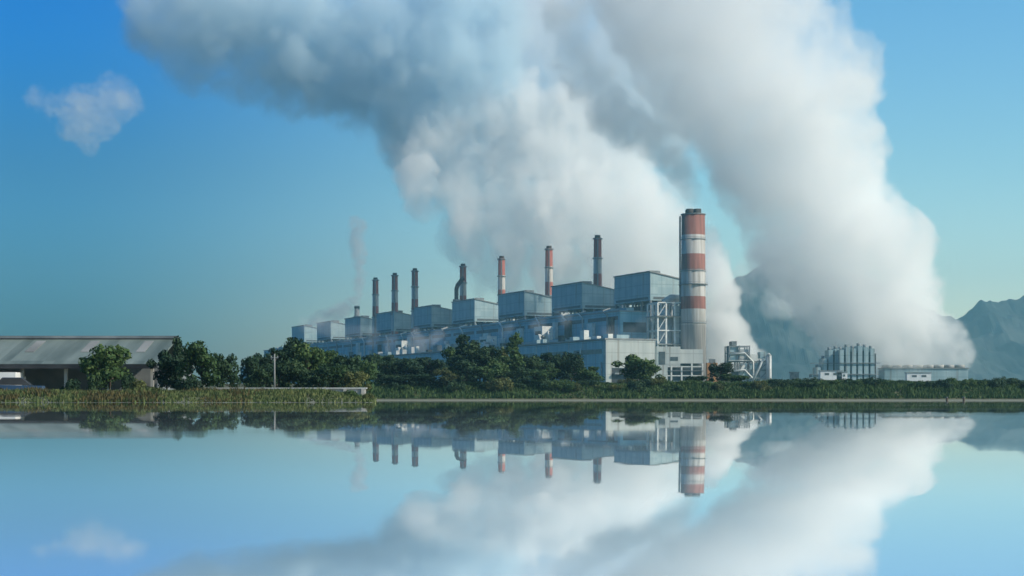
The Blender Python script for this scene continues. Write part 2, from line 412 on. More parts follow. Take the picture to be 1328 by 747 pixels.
def boiler_house():
    o = empty('boiler_house', (0, 0, 0), AX)
    # upper clad block with a roof that falls to the back
    b = MB(); b.hexa([(0,0,hz(81)),(44,0,hz(81)),(44,62,hz(81)),(0,62,hz(81))], [(0,0,hz(104)),(44,0,hz(96)),(44,62,hz(96)),(0,62,hz(104))])
    b.build('upper_wall', M['clad'], o)
    r = MB(); r.hexa([(-.8,-.8,hz(104)+.05),(45,-.8,hz(95.8)+.05),(45,62.8,hz(95.8)+.05),(-.8,62.8,hz(104)+.05)], [(-.8,-.8,hz(104.9)),(45,-.8,hz(96.7)),(45,62.8,hz(96.7)),(-.8,62.8,hz(104.9))])
    rf = r.build('roof', M['roof'], o)
    for y in (14, 31, 48):
        MB().box(6, 15, y-4, y+4, hz(103.6), hz(106.2)).build('roof_vent', M['steel'], rf)
    # open steelwork below
    f = MB()
    for x in (1, 12, 23, 34, 43):
        for y in (1, 16, 31, 46, 61): f.box(x-.7, x+.7, y-.7, y+.7, 0, hz(81)-.01)
    for z in (10, 22, 34, 46, 58, 68):
        for y in (1, 16, 31, 46, 61): f.box(1, 43, y-.4, y+.4, z, z+.9)
        for x in (1, 12, 23, 34, 43): f.box(x-.35, x+.35, 1, 61, z+.05, z+.85)
    for i, z in enumerate((22, 34, 46, 58)):
        f.beam((1, 1, z), (12, 1, z+12), .6); f.beam((23, 1, z+12), (34, 1, z), .6)
    f.build('steel_frame', M['steel'], o)
    MB().box(6, 38, 8, 54, 0, hz(78)).build('furnace_casing', M['dark'], o)  # shade of the voids behind the columns painted onto the casing
    g = MB(); 
    for z in (22, 46, 58): g.box(-1.5, 44.5, -1.5, 63.5, z+1, z+1.35)
    g.build('gallery', M['steel'], o)
    MB().tube([(4, -1, 62), (14, -4, 58), (26, -4, 46), (40, -4, 40)], 2.6).build('duct', M['duct'], o, True); MB().tube([(4, 24, 66), (-6, 26, 60), (-6, 40, 52)], 2.2).build('duct', M['duct'], o, True)
    for x, y in ((3, 4), (20, -2.5)):
        MB().tube([(x, y, 30), (x, y, hz(81)-1)], 1.1).build('downpipe', M['pale'], o, True)
    # louvre band under the eaves of the clad block
    l = MB()
    l.box(-.12, -.02, 3, 59, hz(82), hz(84)); l.build('louvre_band', M['slats'], o)
    MB().box(3, 41, -.12, -.02, hz(82), hz(84)).build('louvre_band', M['slats'], o)
    st = MB(); st.box(36, 44, -7, -2, 0, hz(92)); st.build('stair_tower', M['clad_pale'], o)
    return o

BH = boiler_house()
bh_labels = ['largest and nearest blue-grey boiler house, directly left of the wide striped chimney',
    'second boiler house from the wide striped chimney, pale steam drifting below it',
    'third boiler house from the wide chimney, a slim stack rising beside its left edge',
    'fourth boiler house from the wide chimney, with the short bent vent stack at its left',
    'fifth boiler house from the wide chimney, seen over the tall slim tree tops',
    'sixth boiler house from the wide chimney, three slim stacks clustered around it',
    'seventh boiler house along the row, small and hazy above the dark trees',
    'eighth boiler house along the row, small and faint beside the thin grey smoke',
    'farthest boiler house at the left tip of the row, barely clearing the trees']
for i, lb in enumerate(bh_labels):
    o = BH if i == 0 else copy_tree(BH)
    o.location = site(123.0 * i, 0)
    tag(o, lb, 'boiler house', 'boiler houses in a row')

# bunker bay between boilers and turbine hall
o = empty('coal_bunker_bay', site(-4, -30), AX)
L = 1090
MB().box(0, 27, 0, L, 0, hz(71)).build('wall', M['clad_blue'], o)
r = MB(); r.box(-.8, 27.8, -.8, L+.8, hz(71)+.02, hz(72)); r.build('roof', M['roof'], o)
MB().box(8, 15, 4, L-6, hz(72)+.02, hz(74.5)).build('conveyor_gallery', M['clad'], o)
for k in range(18):
    MB().box(-.25, -.02, 6+k*60, 50+k*60, 47, 50).build('window_band', M['glass'], o); MB().box(-.25, -.02, 3+k*60, 56+k*60, 62, 65).build('louvre_band', M['slats'], o)
for z in (36, 52): MB().box(3, 24, -.25, -.02, z, z+8).build('gable_shade', M['dark'], o)  # dark slabs on the wall standing for shaded openings
rnd = random.Random(37)
for k in range(30):
    y = 6 + k*36 + rnd.uniform(-8, 8); MB().box(-3.2, -.28, y, y+rnd.uniform(4, 14), rnd.uniform(46, 52), rnd.uniform(55, 66)).build('wall_unit', M[rnd.choice(['pale', 'duct', 'steel', 'clad', 'clad', 'dark'])], o)
for k in range(24):
    y = 14 + k*45 + rnd.uniform(-9, 9); MB().tube([(-1, y, 40), (-1, y, 66), (-1, y+8, hz(73)), (6, y+8, hz(75))], rnd.uniform(.5, 1.0), 8).build('duct', M[rnd.choice(['duct', 'pale', 'steel'])], o, True)
tag(o, 'long tall blue bunker building running below the boiler houses above the lower hall', 'industrial building')

# turbine hall
o = empty('turbine_hall', site(-56, -70), AX)
L = 1120
e = MB()
for x0, x1, z0, z1 in ((0, 5, 0, 30), (5, 24, 22, 30), (24, 43, 0, 30), (0, 43, 30, hz(46))): e.box(x0, x1, -.6, .0, z0, z1)
e.build('end_wall', M['clad_lit_end'], o)
MB().box(0, 43, 0.02, L, 0, hz(45.6)).build('wall', M['clad_blue'], o)
r = MB(); r.box(-1, 44, -1, L+1, hz(46)+.02, hz(47.2)); r.build('roof', M['roof'], o)
d = MB(); d.box(5.2, 23.8, -.3, -.05, .1, 21.8); d.build('portal_shade', M['dark'], o)  # dark sheet standing for the shade inside the portal
MB().box(6, 23, -4, -1, 17, 18.2).build('portal_canopy', M['steel'], o)
for k in range(18):
    w = MB(); w.box(-.25, -.02, 6+k*61, 54+k*61, 33, 36.5); w.build('window_band', M['glass'], o)
    w = MB(); w.box(-.25, -.02, 6+k*61, 54+k*61, 12, 15); w.build('louvre_band', M['slats'], o)
for k in range(22):
    v = MB(); v.box(16, 27, 12+k*50, 32+k*50, hz(47.2), hz(50.5)); v.build('roof_monitor', M['clad'], o)
rnd = random.Random(31)
for k in range(46):
    y = 4 + k*23 + rnd.uniform(-4, 4); x = rnd.uniform(1.5, 9); a, b, h = rnd.uniform(3, 6), rnd.uniform(4, 11), rnd.uniform(2.5, 8)
    MB().box(x, x+a, y, y+b, hz(47.22), hz(47.2)+h).build('roof_unit', M[rnd.choice(['pale', 'duct', 'steel', 'clad', 'dark'])], o)
for k in range(38):
    y = 8 + k*29 + rnd.uniform(-6, 6); z = rnd.uniform(18, hz(45))
    MB().tube([(-1.0, y, 0), (-1.0, y, z)], rnd.uniform(.35, .7), 8).build('downpipe', M[rnd.choice(['duct', 'steel', 'pale'])], o, True)
for k in range(19): MB().box(-.6, -.02, 1+k*61, 2.2+k*61, 0, hz(45.5)).build('pilaster', M['clad'], o)
for k in range(14):
    y = 20 + k*78 + rnd.uniform(-20, 20); MB().box(-5, -.02, y, y+rnd.uniform(8, 18), 0, rnd.uniform(9, 24)).build('annex', M[rnd.choice(['clad', 'clad_pale', 'steel'])], o)
tag(o, 'long low blue turbine hall with a pale end wall and dark portal', 'industrial building')

# a row of auxiliary bays between hall and bunker: small pale plant on the roofs
rnd = random.Random(4)
aux_lb = ['pale grey roof box and pipes on the hall roof below the second boiler house',
          'pale grey roof box and pipes on the hall roof below the third boiler house',
          'pale square roof tank house below the fifth boiler house, above dark trees']
for i, (s, wd, h) in enumerate(((95, 16, 16), (215, 18, 12), (445, 20, 16))):
    o = empty('roof_plant', site(s, -52) + Vector((0, 0, hz(47.2))), AX)
    MB().box(0, 10, 0, wd, 0, h).build('casing', M['pale'], o)
    MB().tube([(2, -1, h*.4), (-5, -4, h*.5), (-5, -9, 0)], 1.2).build('pipe', M['duct'], o, True); MB().tube([(6, -1, h*.7), (2, -7, h*.7), (2, -12, 0)], .9).build('pipe', M['duct'], o, True)
    MB().box(-.15, -.02, 2, wd-2, h*.55, h*.75).build('louvre', M['dark'], o)
    tag(o, aux_lb[i], 'roof plant')

# chimneys
def slim_chimney(name='chimney'):
    o = empty(name, (0, 0, 0))
    MB().cyl(0, 0, 0, 147.5, 4.9, 3.5, 24).build('shaft', M['slim_chimney'], o, True)
    MB().cyl(0, 0, 147.5, 150, 2.6, 2.6, 20).build('flue', M['flue'], o, True)
    for z in (146.2, 128, 100):
        a = 4.9 - 1.4 * z / 147.5
        MB().cyl(0, 0, z, z+.9, a+1.1, a+1.1, 24).build('platform', M['steel'], o)
    MB().box(-.5, .5, -4.7, -3.6, 60, 146).build('ladder', M['steel'], o)
    return o
SC = slim_chimney()
ch = [(775, 305, 1402, 'tallest slim striped chimney, between the first and second boiler houses'),
      (712, 319, 1500, 'slim striped chimney rising between the second and third boiler houses'),
      (650.5, 332, 1604, 'slim striped chimney at the left edge of the third boiler house'),
      (600.5, 342, 1695, 'slim striped chimney beside the short bent vent stack'),
      (538, 348, 1754, 'rightmost of the three slim chimneys standing clear against blue sky'),
      (512, 354, 1818, 'middle one of the three slim chimneys standing clear against blue sky'),
      (487, 360, 1887, 'leftmost of the three slim chimneys standing clear against blue sky')]
for i, (x, y, D, lb) in enumerate(ch):
    o = SC if i == 0 else copy_tree(SC)
    p = px(x, y, D); o.location = (p.x, p.y, GZ); o.scale = (1, 1, (p.z - GZ) / 150)
    tag(o, lb, 'chimney', 'slim striped chimneys behind the boiler houses')
# old dark stub stack with the thin smoke
o = empty('old_stack', (*px(463, 397, 2000).xy, GZ)); hh = px(463, 397, 2000).z - GZ
MB().cyl(0, 0, 0, hh-3, 4.4, 3.3, 20).build('shaft', M['steel'], o, True)
MB().cyl(0, 0, hh-3, hh, 3.5, 3.5, 20).build('rim', M['flue'], o, True)
MB().cyl(0, 0, hh-14, hh-13, 4.6, 4.6, 20).build('platform', M['steel'], o)
tag(o, 'short dark stack trailing thin grey smoke at the left of the row', 'chimney')
# bent vent
p = px(592, 364, 1650); o = empty('vent_stack', (p.x, p.y, GZ)); hh = p.z - GZ
b = MB(); b.tube([(0, 0, 0), (0, 0, hh-9), (1.2, 0, hh-5), (6.5, 0, hh+2), (8, 0, hh+3)], 2.4, 14); b.build('pipe', M['flue'], o, True)
MB().cyl(0, 0, hh-22, hh-20, 4, 4, 16).build('platform', M['steel'], o)
MB().box(-3.2, 3.2, -3.2, 3.2, 0, hh-40).build('support', M['steel'], o)
tag(o, 'short dark vent stack bent at the top, left of the fourth boiler house', 'chimney')

# the wide chimney
p = px(899, 272, 1220); o = empty('wide_chimney', (p.x, p.y, GZ)); H = p.z - GZ
b = MB(); b.cyl(0, 0, 0, 146.5, 10.4, 9.2, 48); s_ = b.build('shaft', M['chimney'], o, True); s_.scale = (1, 1, H/150)
for a in (45, 135, 225, 315):
    MB().cyl(4.2*math.cos(R(a)), 4.2*math.sin(R(a)), H-8, H+.2, 3.0, 3.0, 20).build('flue', M['flue'], o, True)
MB().cyl(0, 0, H-4.2, H-3.5, 9.9, 9.9, 48).build('cap_ring', M['steel'], o)
for z in (H-24, H-49, 88.5, 58):
    t = MB(); a = 10.4 - 1.2*z/147
    e = 1.8 if z == 88.5 else .5; t.cyl(0, 0, z, z+.6, a+e, a+e, 48); pf = t.build('platform', M['steel'], o); MB().cyl(0, 0, z+1.6, z+1.8, a+e, a+e, 48, cap=False).build('railing', M['steel'], pf)
t = MB(); t.box(-10.9, -9.6, 1, 2.4, 4, H-5); t.build('ladder', M['steel'], o)
t = MB(); t.box(-6, 6, -13, -9.8, 0, 16); t.build('base_house', M['concrete'], o)
tag(o, 'wide red and white striped chimney, far broader than the others, with dark flue tips', 'chimney')

# absorber tower left of the wide chimney
p = px(853, 490, 1215); o = empty('absorber_tower', (p.x, p.y, GZ), AX*0.6)
f = MB()
for x in (0, 7, 14, 21):
    for y in (0, 12, 24): f.box(x-.6, x+.6, y-.6, y+.6, 0, 74)
for z in range(8, 76, 11):
    f.box(0, 21, -.5, .5, z, z+.9); f.box(0, 21, 23.5, 24.5, z, z+.9)
    for x in (0, 7, 14, 21): f.box(x-.4, x+.4, 0, 24, z+.05, z+.85)
    f.beam((0, 0, z), (7, 0, z+11 if z < 70 else z), .5)
f.build('steel_frame', M['pale'], o)
MB().cyl(10.5, 12, 2, 62, 6.4, 6.4, 28).build('vessel', M['duct'], o, True)
MB().cyl(10.5, 12, 62, 70, 6.4, 3.2, 28).build('cone', M['duct'], o, True)
d = MB(); d.tube([(10.5, 12, 69), (10.5, 12, 76), (16, 13, 79), (28, 18, 79)], 3.0, 14); d.build('duct', M['duct'], o, True)
MB().box(15, 20, 1.5, 7, 28, 72).build('lift_shaft', M['clad_pale'], o)
for z in (19.5, 41.5, 63.5): MB().box(-1.5, 22.5, -2, 25, z, z+.5).build('gallery', M['steel'], o)
tag(o, 'open pale steel tower around a grey vessel, tight against the wide chimney', 'industrial tower')

# gas treatment building below it
p = px(851, 490, 1195); o = empty('treatment_building', (p.x, p.y, GZ), R(4))
w = MB(); w.box(0, 9, 0, 24, 0, 39); w.box(9.02, 19, 0, 24, 24, 39); w.box(19.02, 37, 2, 24, 26, 37); w.build('wall', M['clad_pale'], o)
w = MB(); w.box(9.02, 37, 4, 23, 0, 23.9); w.build('bay_shade', M['dark'], o)  # solid block, coloured dark as the shade of the open bays
f = MB()
for x in (12, 20, 28, 36.4): f.box(x-.6, x+.6, 0, 1.2, 0, 25.9 if x > 20 else 23.9)
for z in (8, 16, 23): f.box(9.1, 37, .2, 1.0, z, z+.8)
f.build('steel_frame', M['pale'], o)
for z in (12, 20): MB().box(9.1, 37, -.6, 4, z, z+.4).build('gallery', M['steel'], o)
for k, x in enumerate((14, 24, 31)): MB().cyl(x, 2.6, 0, 10+2*k, 1.8, 1.8, 16).build('vessel', M['duct'], o, True)
for a in ((2, 7, 25, 35), (11, 17, 28, 31)): MB().box(a[0], a[1], -.2, -.02, a[2], a[3]).build('window', M['glass'], o)
tag(o, 'pale panelled building with dark open bays at the wide chimney foot', 'industrial building')

# orange silo
p = px(923, 490, 1185); o = empty('orange_silo', (p.x, p.y, GZ))
MB().box(-4, 4, -4, 4, 8, 26).build('bin', M['orange'], o)
MB().hexa([(-1,-1,3),(1,-1,3),(1,1,3),(-1,1,3)], [(-4,-4,7.98),(4,-4,7.98),(4,4,7.98),(-4,4,7.98)]).build('hopper', M['orange'], o)
for x in (-3.6, 3.6):
    for y in (-3.6, 3.6): MB().box(x-.4, x+.4, y-.4, y+.4, 0, 8).build('leg', M['steel'], o)
MB().box(-1.8, 2.6, -2, 2, 26.02, 29).build('head_house', M['steel'], o)
MB().box(-.3, .3, -4.6, -4.02, 0, 27).build('ladder', M['steel'], o)
tag(o, 'small orange brown silo just right of the wide chimney', 'silo')
p = px(938, 490, 1190); o = empty('cream_building', (p.x, p.y, GZ), R(6))
MB().box(-4.5, 6, 0, 10, 0, 22).build('wall', M['clad_pale'], o)
MB().box(-5, 6.5, -.5, 10.5, 22.02, 22.8).build('roof', M['roof'], o)
for z in (6, 14): MB().box(-3, 4, -.2, -.02, z, z+3).build('window', M['glass'], o)
tag(o, 'narrow cream building between the orange silo and the grey process block', 'industrial building')

# limestone / process block
p = px(946, 490, 1230); o = empty('process_block', (p.x, p.y, GZ), R(3))
f = MB()
for x in (0, 8, 16, 24, 31):
    for y in (0, 9, 18):
        top = 41 if x < 20 else 30
        f.box(x-.5, x+.5, y-.5, y+.5, 0, top)
for z in (7, 14, 21, 28, 35, 40):
    x1 = 31 if z < 30 else 16.4
    for y in (0, 9, 18): f.box(0, x1, y-.4, y+.4, z, z+.8)
for z in (0, 14, 21): f.beam((8, 0, z), (16, 0, z+14), .5); f.beam((24, 0, z), (31, 0, z+7), .5)
f.build('steel_frame', M['steel'], o)
for x0, x1, z0, z1, mm in ((0.6, 7.4, 29, 40, 'clad'), (8.6, 15.4, 30, 38, 'duct'), (8.6, 15.4, 15, 20.5, 'clad'), (16.6, 23.4, 8, 27, 'clad'), (24.6, 30.4, 15, 27.5, 'duct'), (0.6, 7.4, 8, 20, 'dark')):
    MB().box(x0, x1, 1, 16, z0, z1).build('casing', M[mm], o)
for x, r_, z in ((4, 3, 7), (12, 3.2, 13), (28, 2.6, 13)): MB().cyl(x, 4, 0, z, r_, r_, 18).build('vessel', M['duct'], o, True)
MB().tube([(16, -1.5, 8), (24, -1.5, 24), (27, -1.5, 30)], .9).build('pipe', M['duct'], o, True)
for z in (20.5, 34): MB().tube([(1, -1.2, z), (12, -1.4, z+1), (19, -1.2, z-6), (19, -1.2, 3)], .6).build('pipe', M['pale'], o, True)
for x0, x1, z0, z1, mm in ((17, 23, 27.5, 34, 'pale'), (24.6, 30.4, 8, 13, 'pale'), (2, 6, 41, 44.5, 'steel'), (9.5, 14.5, 21.5, 27, 'pale'), (25, 29, 30.8, 36, 'clad')):
    MB().box(x0, x1, .5, 12, z0, z1).build('casing', M[mm], o)
for z in (14, 28): MB().box(-1, 32 if z < 20 else 17, -1.4, .45, z+.9, z+1.2).build('gallery', M['pale'], o)
tag(o, 'cluttered grey block of frames, casings and vessels right of the orange silo', 'industrial structure')
p = px(997, 490, 1230); o = empty('storage_column', (p.x, p.y, GZ))
MB().cyl(0, 0, 0, 33, 2.3, 2.3, 20).build('shell', M['duct'], o, True)
MB().cyl(0, 0, 33, 35, 2.3, .6, 20).build('dome', M['duct'], o, True)
MB().box(-.25, .25, -2.9, -2.3, 0, 34).build('ladder', M['steel'], o)
tag(o, 'slender pale upright tank at the right end of the grey process block', 'tank')

# filter houses
def filter_house(name, loc, rz, bays, heights, lb):
    o = empty(name, loc, rz)
    for k in range(bays):
        h = heights[k]; x = k*5.0
        MB().box(x, x+3.4, 0, 14, 0, h).build('casing', M['clad'], o)
        MB().box(x+3.42, x+4.98, 2, 12, 0, h-4).build('slot', M['dark'], o)
        MB().cyl(x+1.8, 7, h+.02, h+2.4, 1.3, 1.3, 14).build('vent', M['steel'], o, True)
    f = MB()
    for z in (9, 18, 27): f.box(-.5, bays*5.4, -1.2, -.05, z, z+.5)
    f.build('gallery', M['steel'], o)
    tag(o, lb, 'industrial building')
p = px(1089, 490, 1240); filter_house('filter_house', (p.x, p.y, GZ), R(2), 6, [38, 40, 39, 41, 40, 39], 'square grey filter house of tall vertical casings, left of the cooling tower')
p = px(1051, 490, 1245); filter_house('filter_house', (p.x, p.y, GZ), R(2), 5, [16, 24, 31, 38, 39], 'stepped grey filter house rising to the right, left of the square one')
for x, y0, w_, lb in ((1031, 480, 5, 'small dark hut alone between the process block and the stepped filter house'),):
    p = px(x, 490, 1380); o = empty('pump_house', (p.x, p.y, GZ))
    MB().box(-3.5, 3.5, 0, 7, 0, 22).build('wall', M['steel'], o); MB().box(-4, 4, -.5, 7.5, 22.02, 22.8).build('roof', M['roof'], o)
    MB().box(-1.2, 1.2, -.2, -.02, 0.1, 4).build('door', M['dark'], o)
    tag(o, lb, 'hut')

# long cooling tower
p = px(1147, 490, 1300); o = empty('cooling_tower', (p.x, p.y, GZ), R(1))
LEN = 71
MB().box(0, LEN, 0, 20, 12, hz(26.6)).build('casing', M['clad'], o)
f = MB()
for k in range(24): f.box(k*3 - .25, k*3 + .25, -.6, 0, 0, 11.9)
f.build('column', M['concrete'], o); f = MB(); f.box(.3, LEN-.3, 1, 19, 0, 11.9); f.build('fill_pack', M['dark'], o)
l = MB()
for z in (4, 8): l.box(-.2, LEN+.2, -.9, -.62, z, z+1.6)
l.build('louvre', M['steel'], o)
MB().box(-.6, LEN+.6, -.8, 20.8, hz(26.6)+.02, hz(27.4)).build('deck', M['roof'], o)
for k in range(8): MB().cyl(4.5 + k*8.9, 10, hz(27.4), hz(30.0), 4.4, 4.0, 24).build('fan_stack', M['concrete'], o, True)
tag(o, 'long low cooling tower with steam pouring from its fan stacks', 'cooling tower')
for x, w_, h, D, lb in ((1192, 9, 6.5, 1150, 'small white hut in front of the long cooling tower'), (1078, 8, 8, 1150, 'small white hut in front of the stepped filter house'), (1092, 4, 7, 1150, 'tiny white kiosk at the foot of the square filter house')):
    p = px(x, 490, D); o = empty('site_hut', (p.x, p.y, GZ)); h += (HY-490)/F*D - 2.6 - 3
    MB().box(-w_, w_, 0, 6, 0, h).build('wall', M['white_paint'], o); MB().box(-w_-.4, w_+.4, -.4, 6.4, h+.02, h+.6).build('roof', M['roof'], o)
    for a in (-.6, .2): MB().box(w_*a, w_*(a+.4), -.15, -.02, h-3, h-1.4).build('window', M['glass'], o)
    tag(o, lb, 'hut')

# ------------------------------------------------------------------ left bank: shed, wall, pole, vehicles
D0 = 150.0
p = px(-60, 500, D0); zb = ZC + 0.42
o = empty('long_shed', (p.x, p.y, zb))
x1 = px(206, 500, D0).x - p.x
he, hr = px(0, 474, D0).z - zb, px(0, 441, D0).z*1.0 - zb + (HY-441)/F*8
r = MB()
r.hexa([(-30,-1,he),(x1,-1,he),(x1,8,hr),(-30,8,hr)], [(-30,-1,he+.15),(x1,-1,he+.15),(x1,8,hr+.15),(-30,8,hr+.15)])
r.hexa([(-30,8.01,hr),(x1,8.01,hr),(x1,17,he),(-30,17,he)], [(-30,8.01,hr+.15),(x1,8.01,hr+.15),(x1,17,he+.15),(-30,17,he+.15)])
r.build('roof', M['shed_roof'], o)
MB().box(-30, x1+.1, 7.6, 8.4, hr+.16, hr+.42).build('ridge_cap', M['steel'], o)
MB().box(-30, x1, -1.35, -1.02, he-.32, he+.1).build('gutter', M['dark'], o)
for k in range(14):
    x = x1 - .6 - k*4.2
    if x > -30: MB().box(x-.14, x+.14, -.3, 0, 0, he-.05).build('post', M['concrete'], o)
MB().box(-30, x1-.4, 9, 9.2, 0, he-.1).build('back_wall', M['steel'], o)
MB().hexa([(x1-.2,0,0),(x1-.05,0,0),(x1-.05,16,0),(x1-.2,16,0)], [(x1-.2,0,he-.05),(x1-.05,0,he-.05),(x1-.05,16,he-.05),(x1-.2,16,he-.05)]).build('gable_wall', M['steel'], o)
for k in range(4):
    x = x1 - 3 - k*5.5
    t = (1.2, 3.2); sk = MB(); dz = (hr-he)/9
    sk.hexa([(x,3,he+dz*4+.17),(x+.9,3,he+dz*4+.17),(x+.9,7,he+dz*8+.17),(x,7,he+dz*8+.17)], [(x,3,he+dz*4+.2),(x+.9,3,he+dz*4+.2),(x+.9,7,he+dz*8+.2),(x,7,he+dz*8+.2)])
    sk.build('skylight', M['roof'], o)
tag(o, 'long open-sided shed with a grey sheet roof at the left edge', 'shed')

# white box truck and blue car under and before the shed
p = px(15, 500, 149.5); o = empty('box_truck', (p.x, p.y, zb), R(94))
MB().box(-2.6, .9, -1, 1, .75, 2.25).build('cargo_box', M['white_paint'], o)
c = MB(); c.hexa([(.95,-.95,.45),(2.4,-.95,.45),(2.4,.95,.45),(.95,.95,.45)], [(.95,-.9,1.9),(1.9,-.9,1.9),(1.9,.9,1.9),(.95,.9,1.9)]); c.build('cab', M['white_paint'], o)
MB().box(-2.5, 2.3, -.7, .7, .4, .74).build('chassis', M['rubber'], o)
for x in (-1.7, 1.6):
    for y in (-.85, .85):
        w = MB(); w.tube([(x, y-.12, .38), (x, y+.12, .38)], .38, 16); w.build('wheel', M['rubber'], o, True)
MB().hexa([(1.98,-.8,1.15),(2.2,-.8,1.15),(2.2,.8,1.15),(1.98,.8,1.15)], [(1.9,-.75,1.8),(2.02,-.75,1.8),(2.02,.75,1.8),(1.9,.75,1.8)]).build('windscreen', M['glass'], o)
tag(o, 'white box truck parked under the shed roof at the far left', 'truck')
p = px(24, 503, 128); o = empty('parked_car', (p.x, p.y, zb), R(8))
c = MB(); c.hexa([(-2.1,-.85,.25),(2.1,-.85,.25),(2.1,.85,.25),(-2.1,.85,.25)], [(-2.05,-.8,.85),(2.0,-.8,.78),(2.0,.8,.78),(-2.05,.8,.85)]); c.build('body', M['blue_paint'], o)
c = MB(); c.hexa([(-1.7,-.76,.86),(1.05,-.76,.83),(1.05,.76,.83),(-1.7,.76,.86)], [(-1.25,-.62,1.4),(.35,-.62,1.4),(.35,.62,1.4),(-1.25,.62,1.4)]); c.build('cabin', M['dark'], o)
MB().box(-1.2, .3, -.6, .6, 1.405, 1.46).build('roof', M['blue_paint'], o)
for x in (-1.3, 1.3):
    for y in (-.8, .8):
        w = MB(); w.tube([(x, y-.1, .31), (x, y+.1, .31)], .31, 16); w.build('wheel', M['rubber'], o, True)
tag(o, 'dark blue car parked in front of the white truck', 'car')

# low pale wall and utility pole
a, b = px(282, 505, 118), px(474, 505, 118)
w = MB(); w.box(a.x, b.x, 118, 118.3, zb-.3, ZC+(HY-504.3)/F*118); wo = empty('concrete_wall', (0, 0, 0))
w.build('panel', M['concrete'], wo)
zt = ZC+(HY-504.3)/F*118
w = MB(); w.box(a.x-.1, b.x+.1, 117.9, 118.4, zt+.003, zt+.10); w.build('coping', M['duct'], wo)
w = MB()
for k in range(9): 
    x = a.x + .2 + k*(b.x-a.x-.4)/8; w.box(x-.12, x+.12, 117.86, 117.995, zb-.3, zt-.005)
w.build('pier', M['concrete'], wo)
tag(wo, 'low pale concrete wall along the left bank before the trees', 'wall')
p = px(356, 500, 124); o = empty('utility_pole', (p.x, p.y, zb-.1)); ht = px(356, 459, 124).z - zb + .1
MB().cyl(0, 0, 0, ht, .08, .055, 12).build('shaft', M['roof'], o, True)
MB().box(-.3, .3, -.03, .03, ht-.35, ht-.25).build('crossarm', M['steel'], o)
for x in (-.26, .26): MB().cyl(x, 0, ht-.25, ht-.15, .02, .02, 8).build('insulator', M['duct'], o)
tag(o, 'thin grey utility pole standing behind the low wall', 'pole')
# mooring posts
for x, lb in ((1228, 'thin dark post in the shallows at far right, left of its twin'), (1250, 'thin dark post in the shallows at far right, right of its twin')):
    p = px(x, 518, 236); o = empty('mooring_post', (p.x, p.y, ZC-1.2))
    MB().cyl(0, 0, 0, 1.2+(HY-515)/F*236*.9, .2, .17, 10).build('shaft', M['bark'], o, True)
    MB().cyl(0, 0, 1.2+(HY-515)/F*236*.9+.002, 1.2+(HY-515)/F*236*.9+.07, .22, .22, 10).build('cap', M['steel'], o)
    tag(o, lb, 'post', 'posts in the shallows')

# ------------------------------------------------------------------ trees
def quads_mesh(name, P, N, size, rng, m, aspect=1.5):
    """Leaf clumps: one bent pair of small faces at each point."""
    n = len(P)
    t = rng.normal(size=(n, 3)); t -= (t*N).sum(1, keepdims=True)*N; t /= np.linalg.norm(t, axis=1, keepdims=True) + 1e-9
    b = np.cross(N, t); sz = size * rng.uniform(.55, 1.4, (n, 1))
    a = t*sz*aspect*.5; c = b*sz*.5
    V = np.stack([P-a-c*.4, P-c+N*sz*.12, P+a-c*.2, P+a*.8+c*.5, P+c+N*sz*.1, P-a*.9+c*.4], 1).reshape(-1, 3)
    me = bpy.data.meshes.new(name)
    base = np.arange(n)*6
    fs = np.stack([base, base+1, base+4, base+5], 1).tolist() + np.stack([base+1, base+2, base+3, base+4], 1).tolist()
    me.from_pydata(V.tolist(), [], fs); me.update(); me.materials.append(m)
    return me

def crown_points(rng, lobes, n, shell=.45):
    L = np.array(lobes); vol = L[:, 3]*L[:, 4]*L[:, 5]; pick = rng.choice(len(L), n, p=vol**.75/(vol**.75).sum())
    d = rng.normal(size=(n, 3)); d /= np.linalg.norm(d, axis=1, keepdims=True)
    r = rng.uniform(shell**3, 1, (n, 1))**(1/3) * rng.normal(1, .07, (n, 1))
    C = L[pick, :3]; A = L[pick, 3:6]
    P = C + d*r*A
    N = d/A; N /= np.linalg.norm(N, axis=1, keepdims=True); N = N + rng.normal(size=(n, 3))*.55; N /= np.linalg.norm(N, axis=1, keepdims=True)
    return P, N

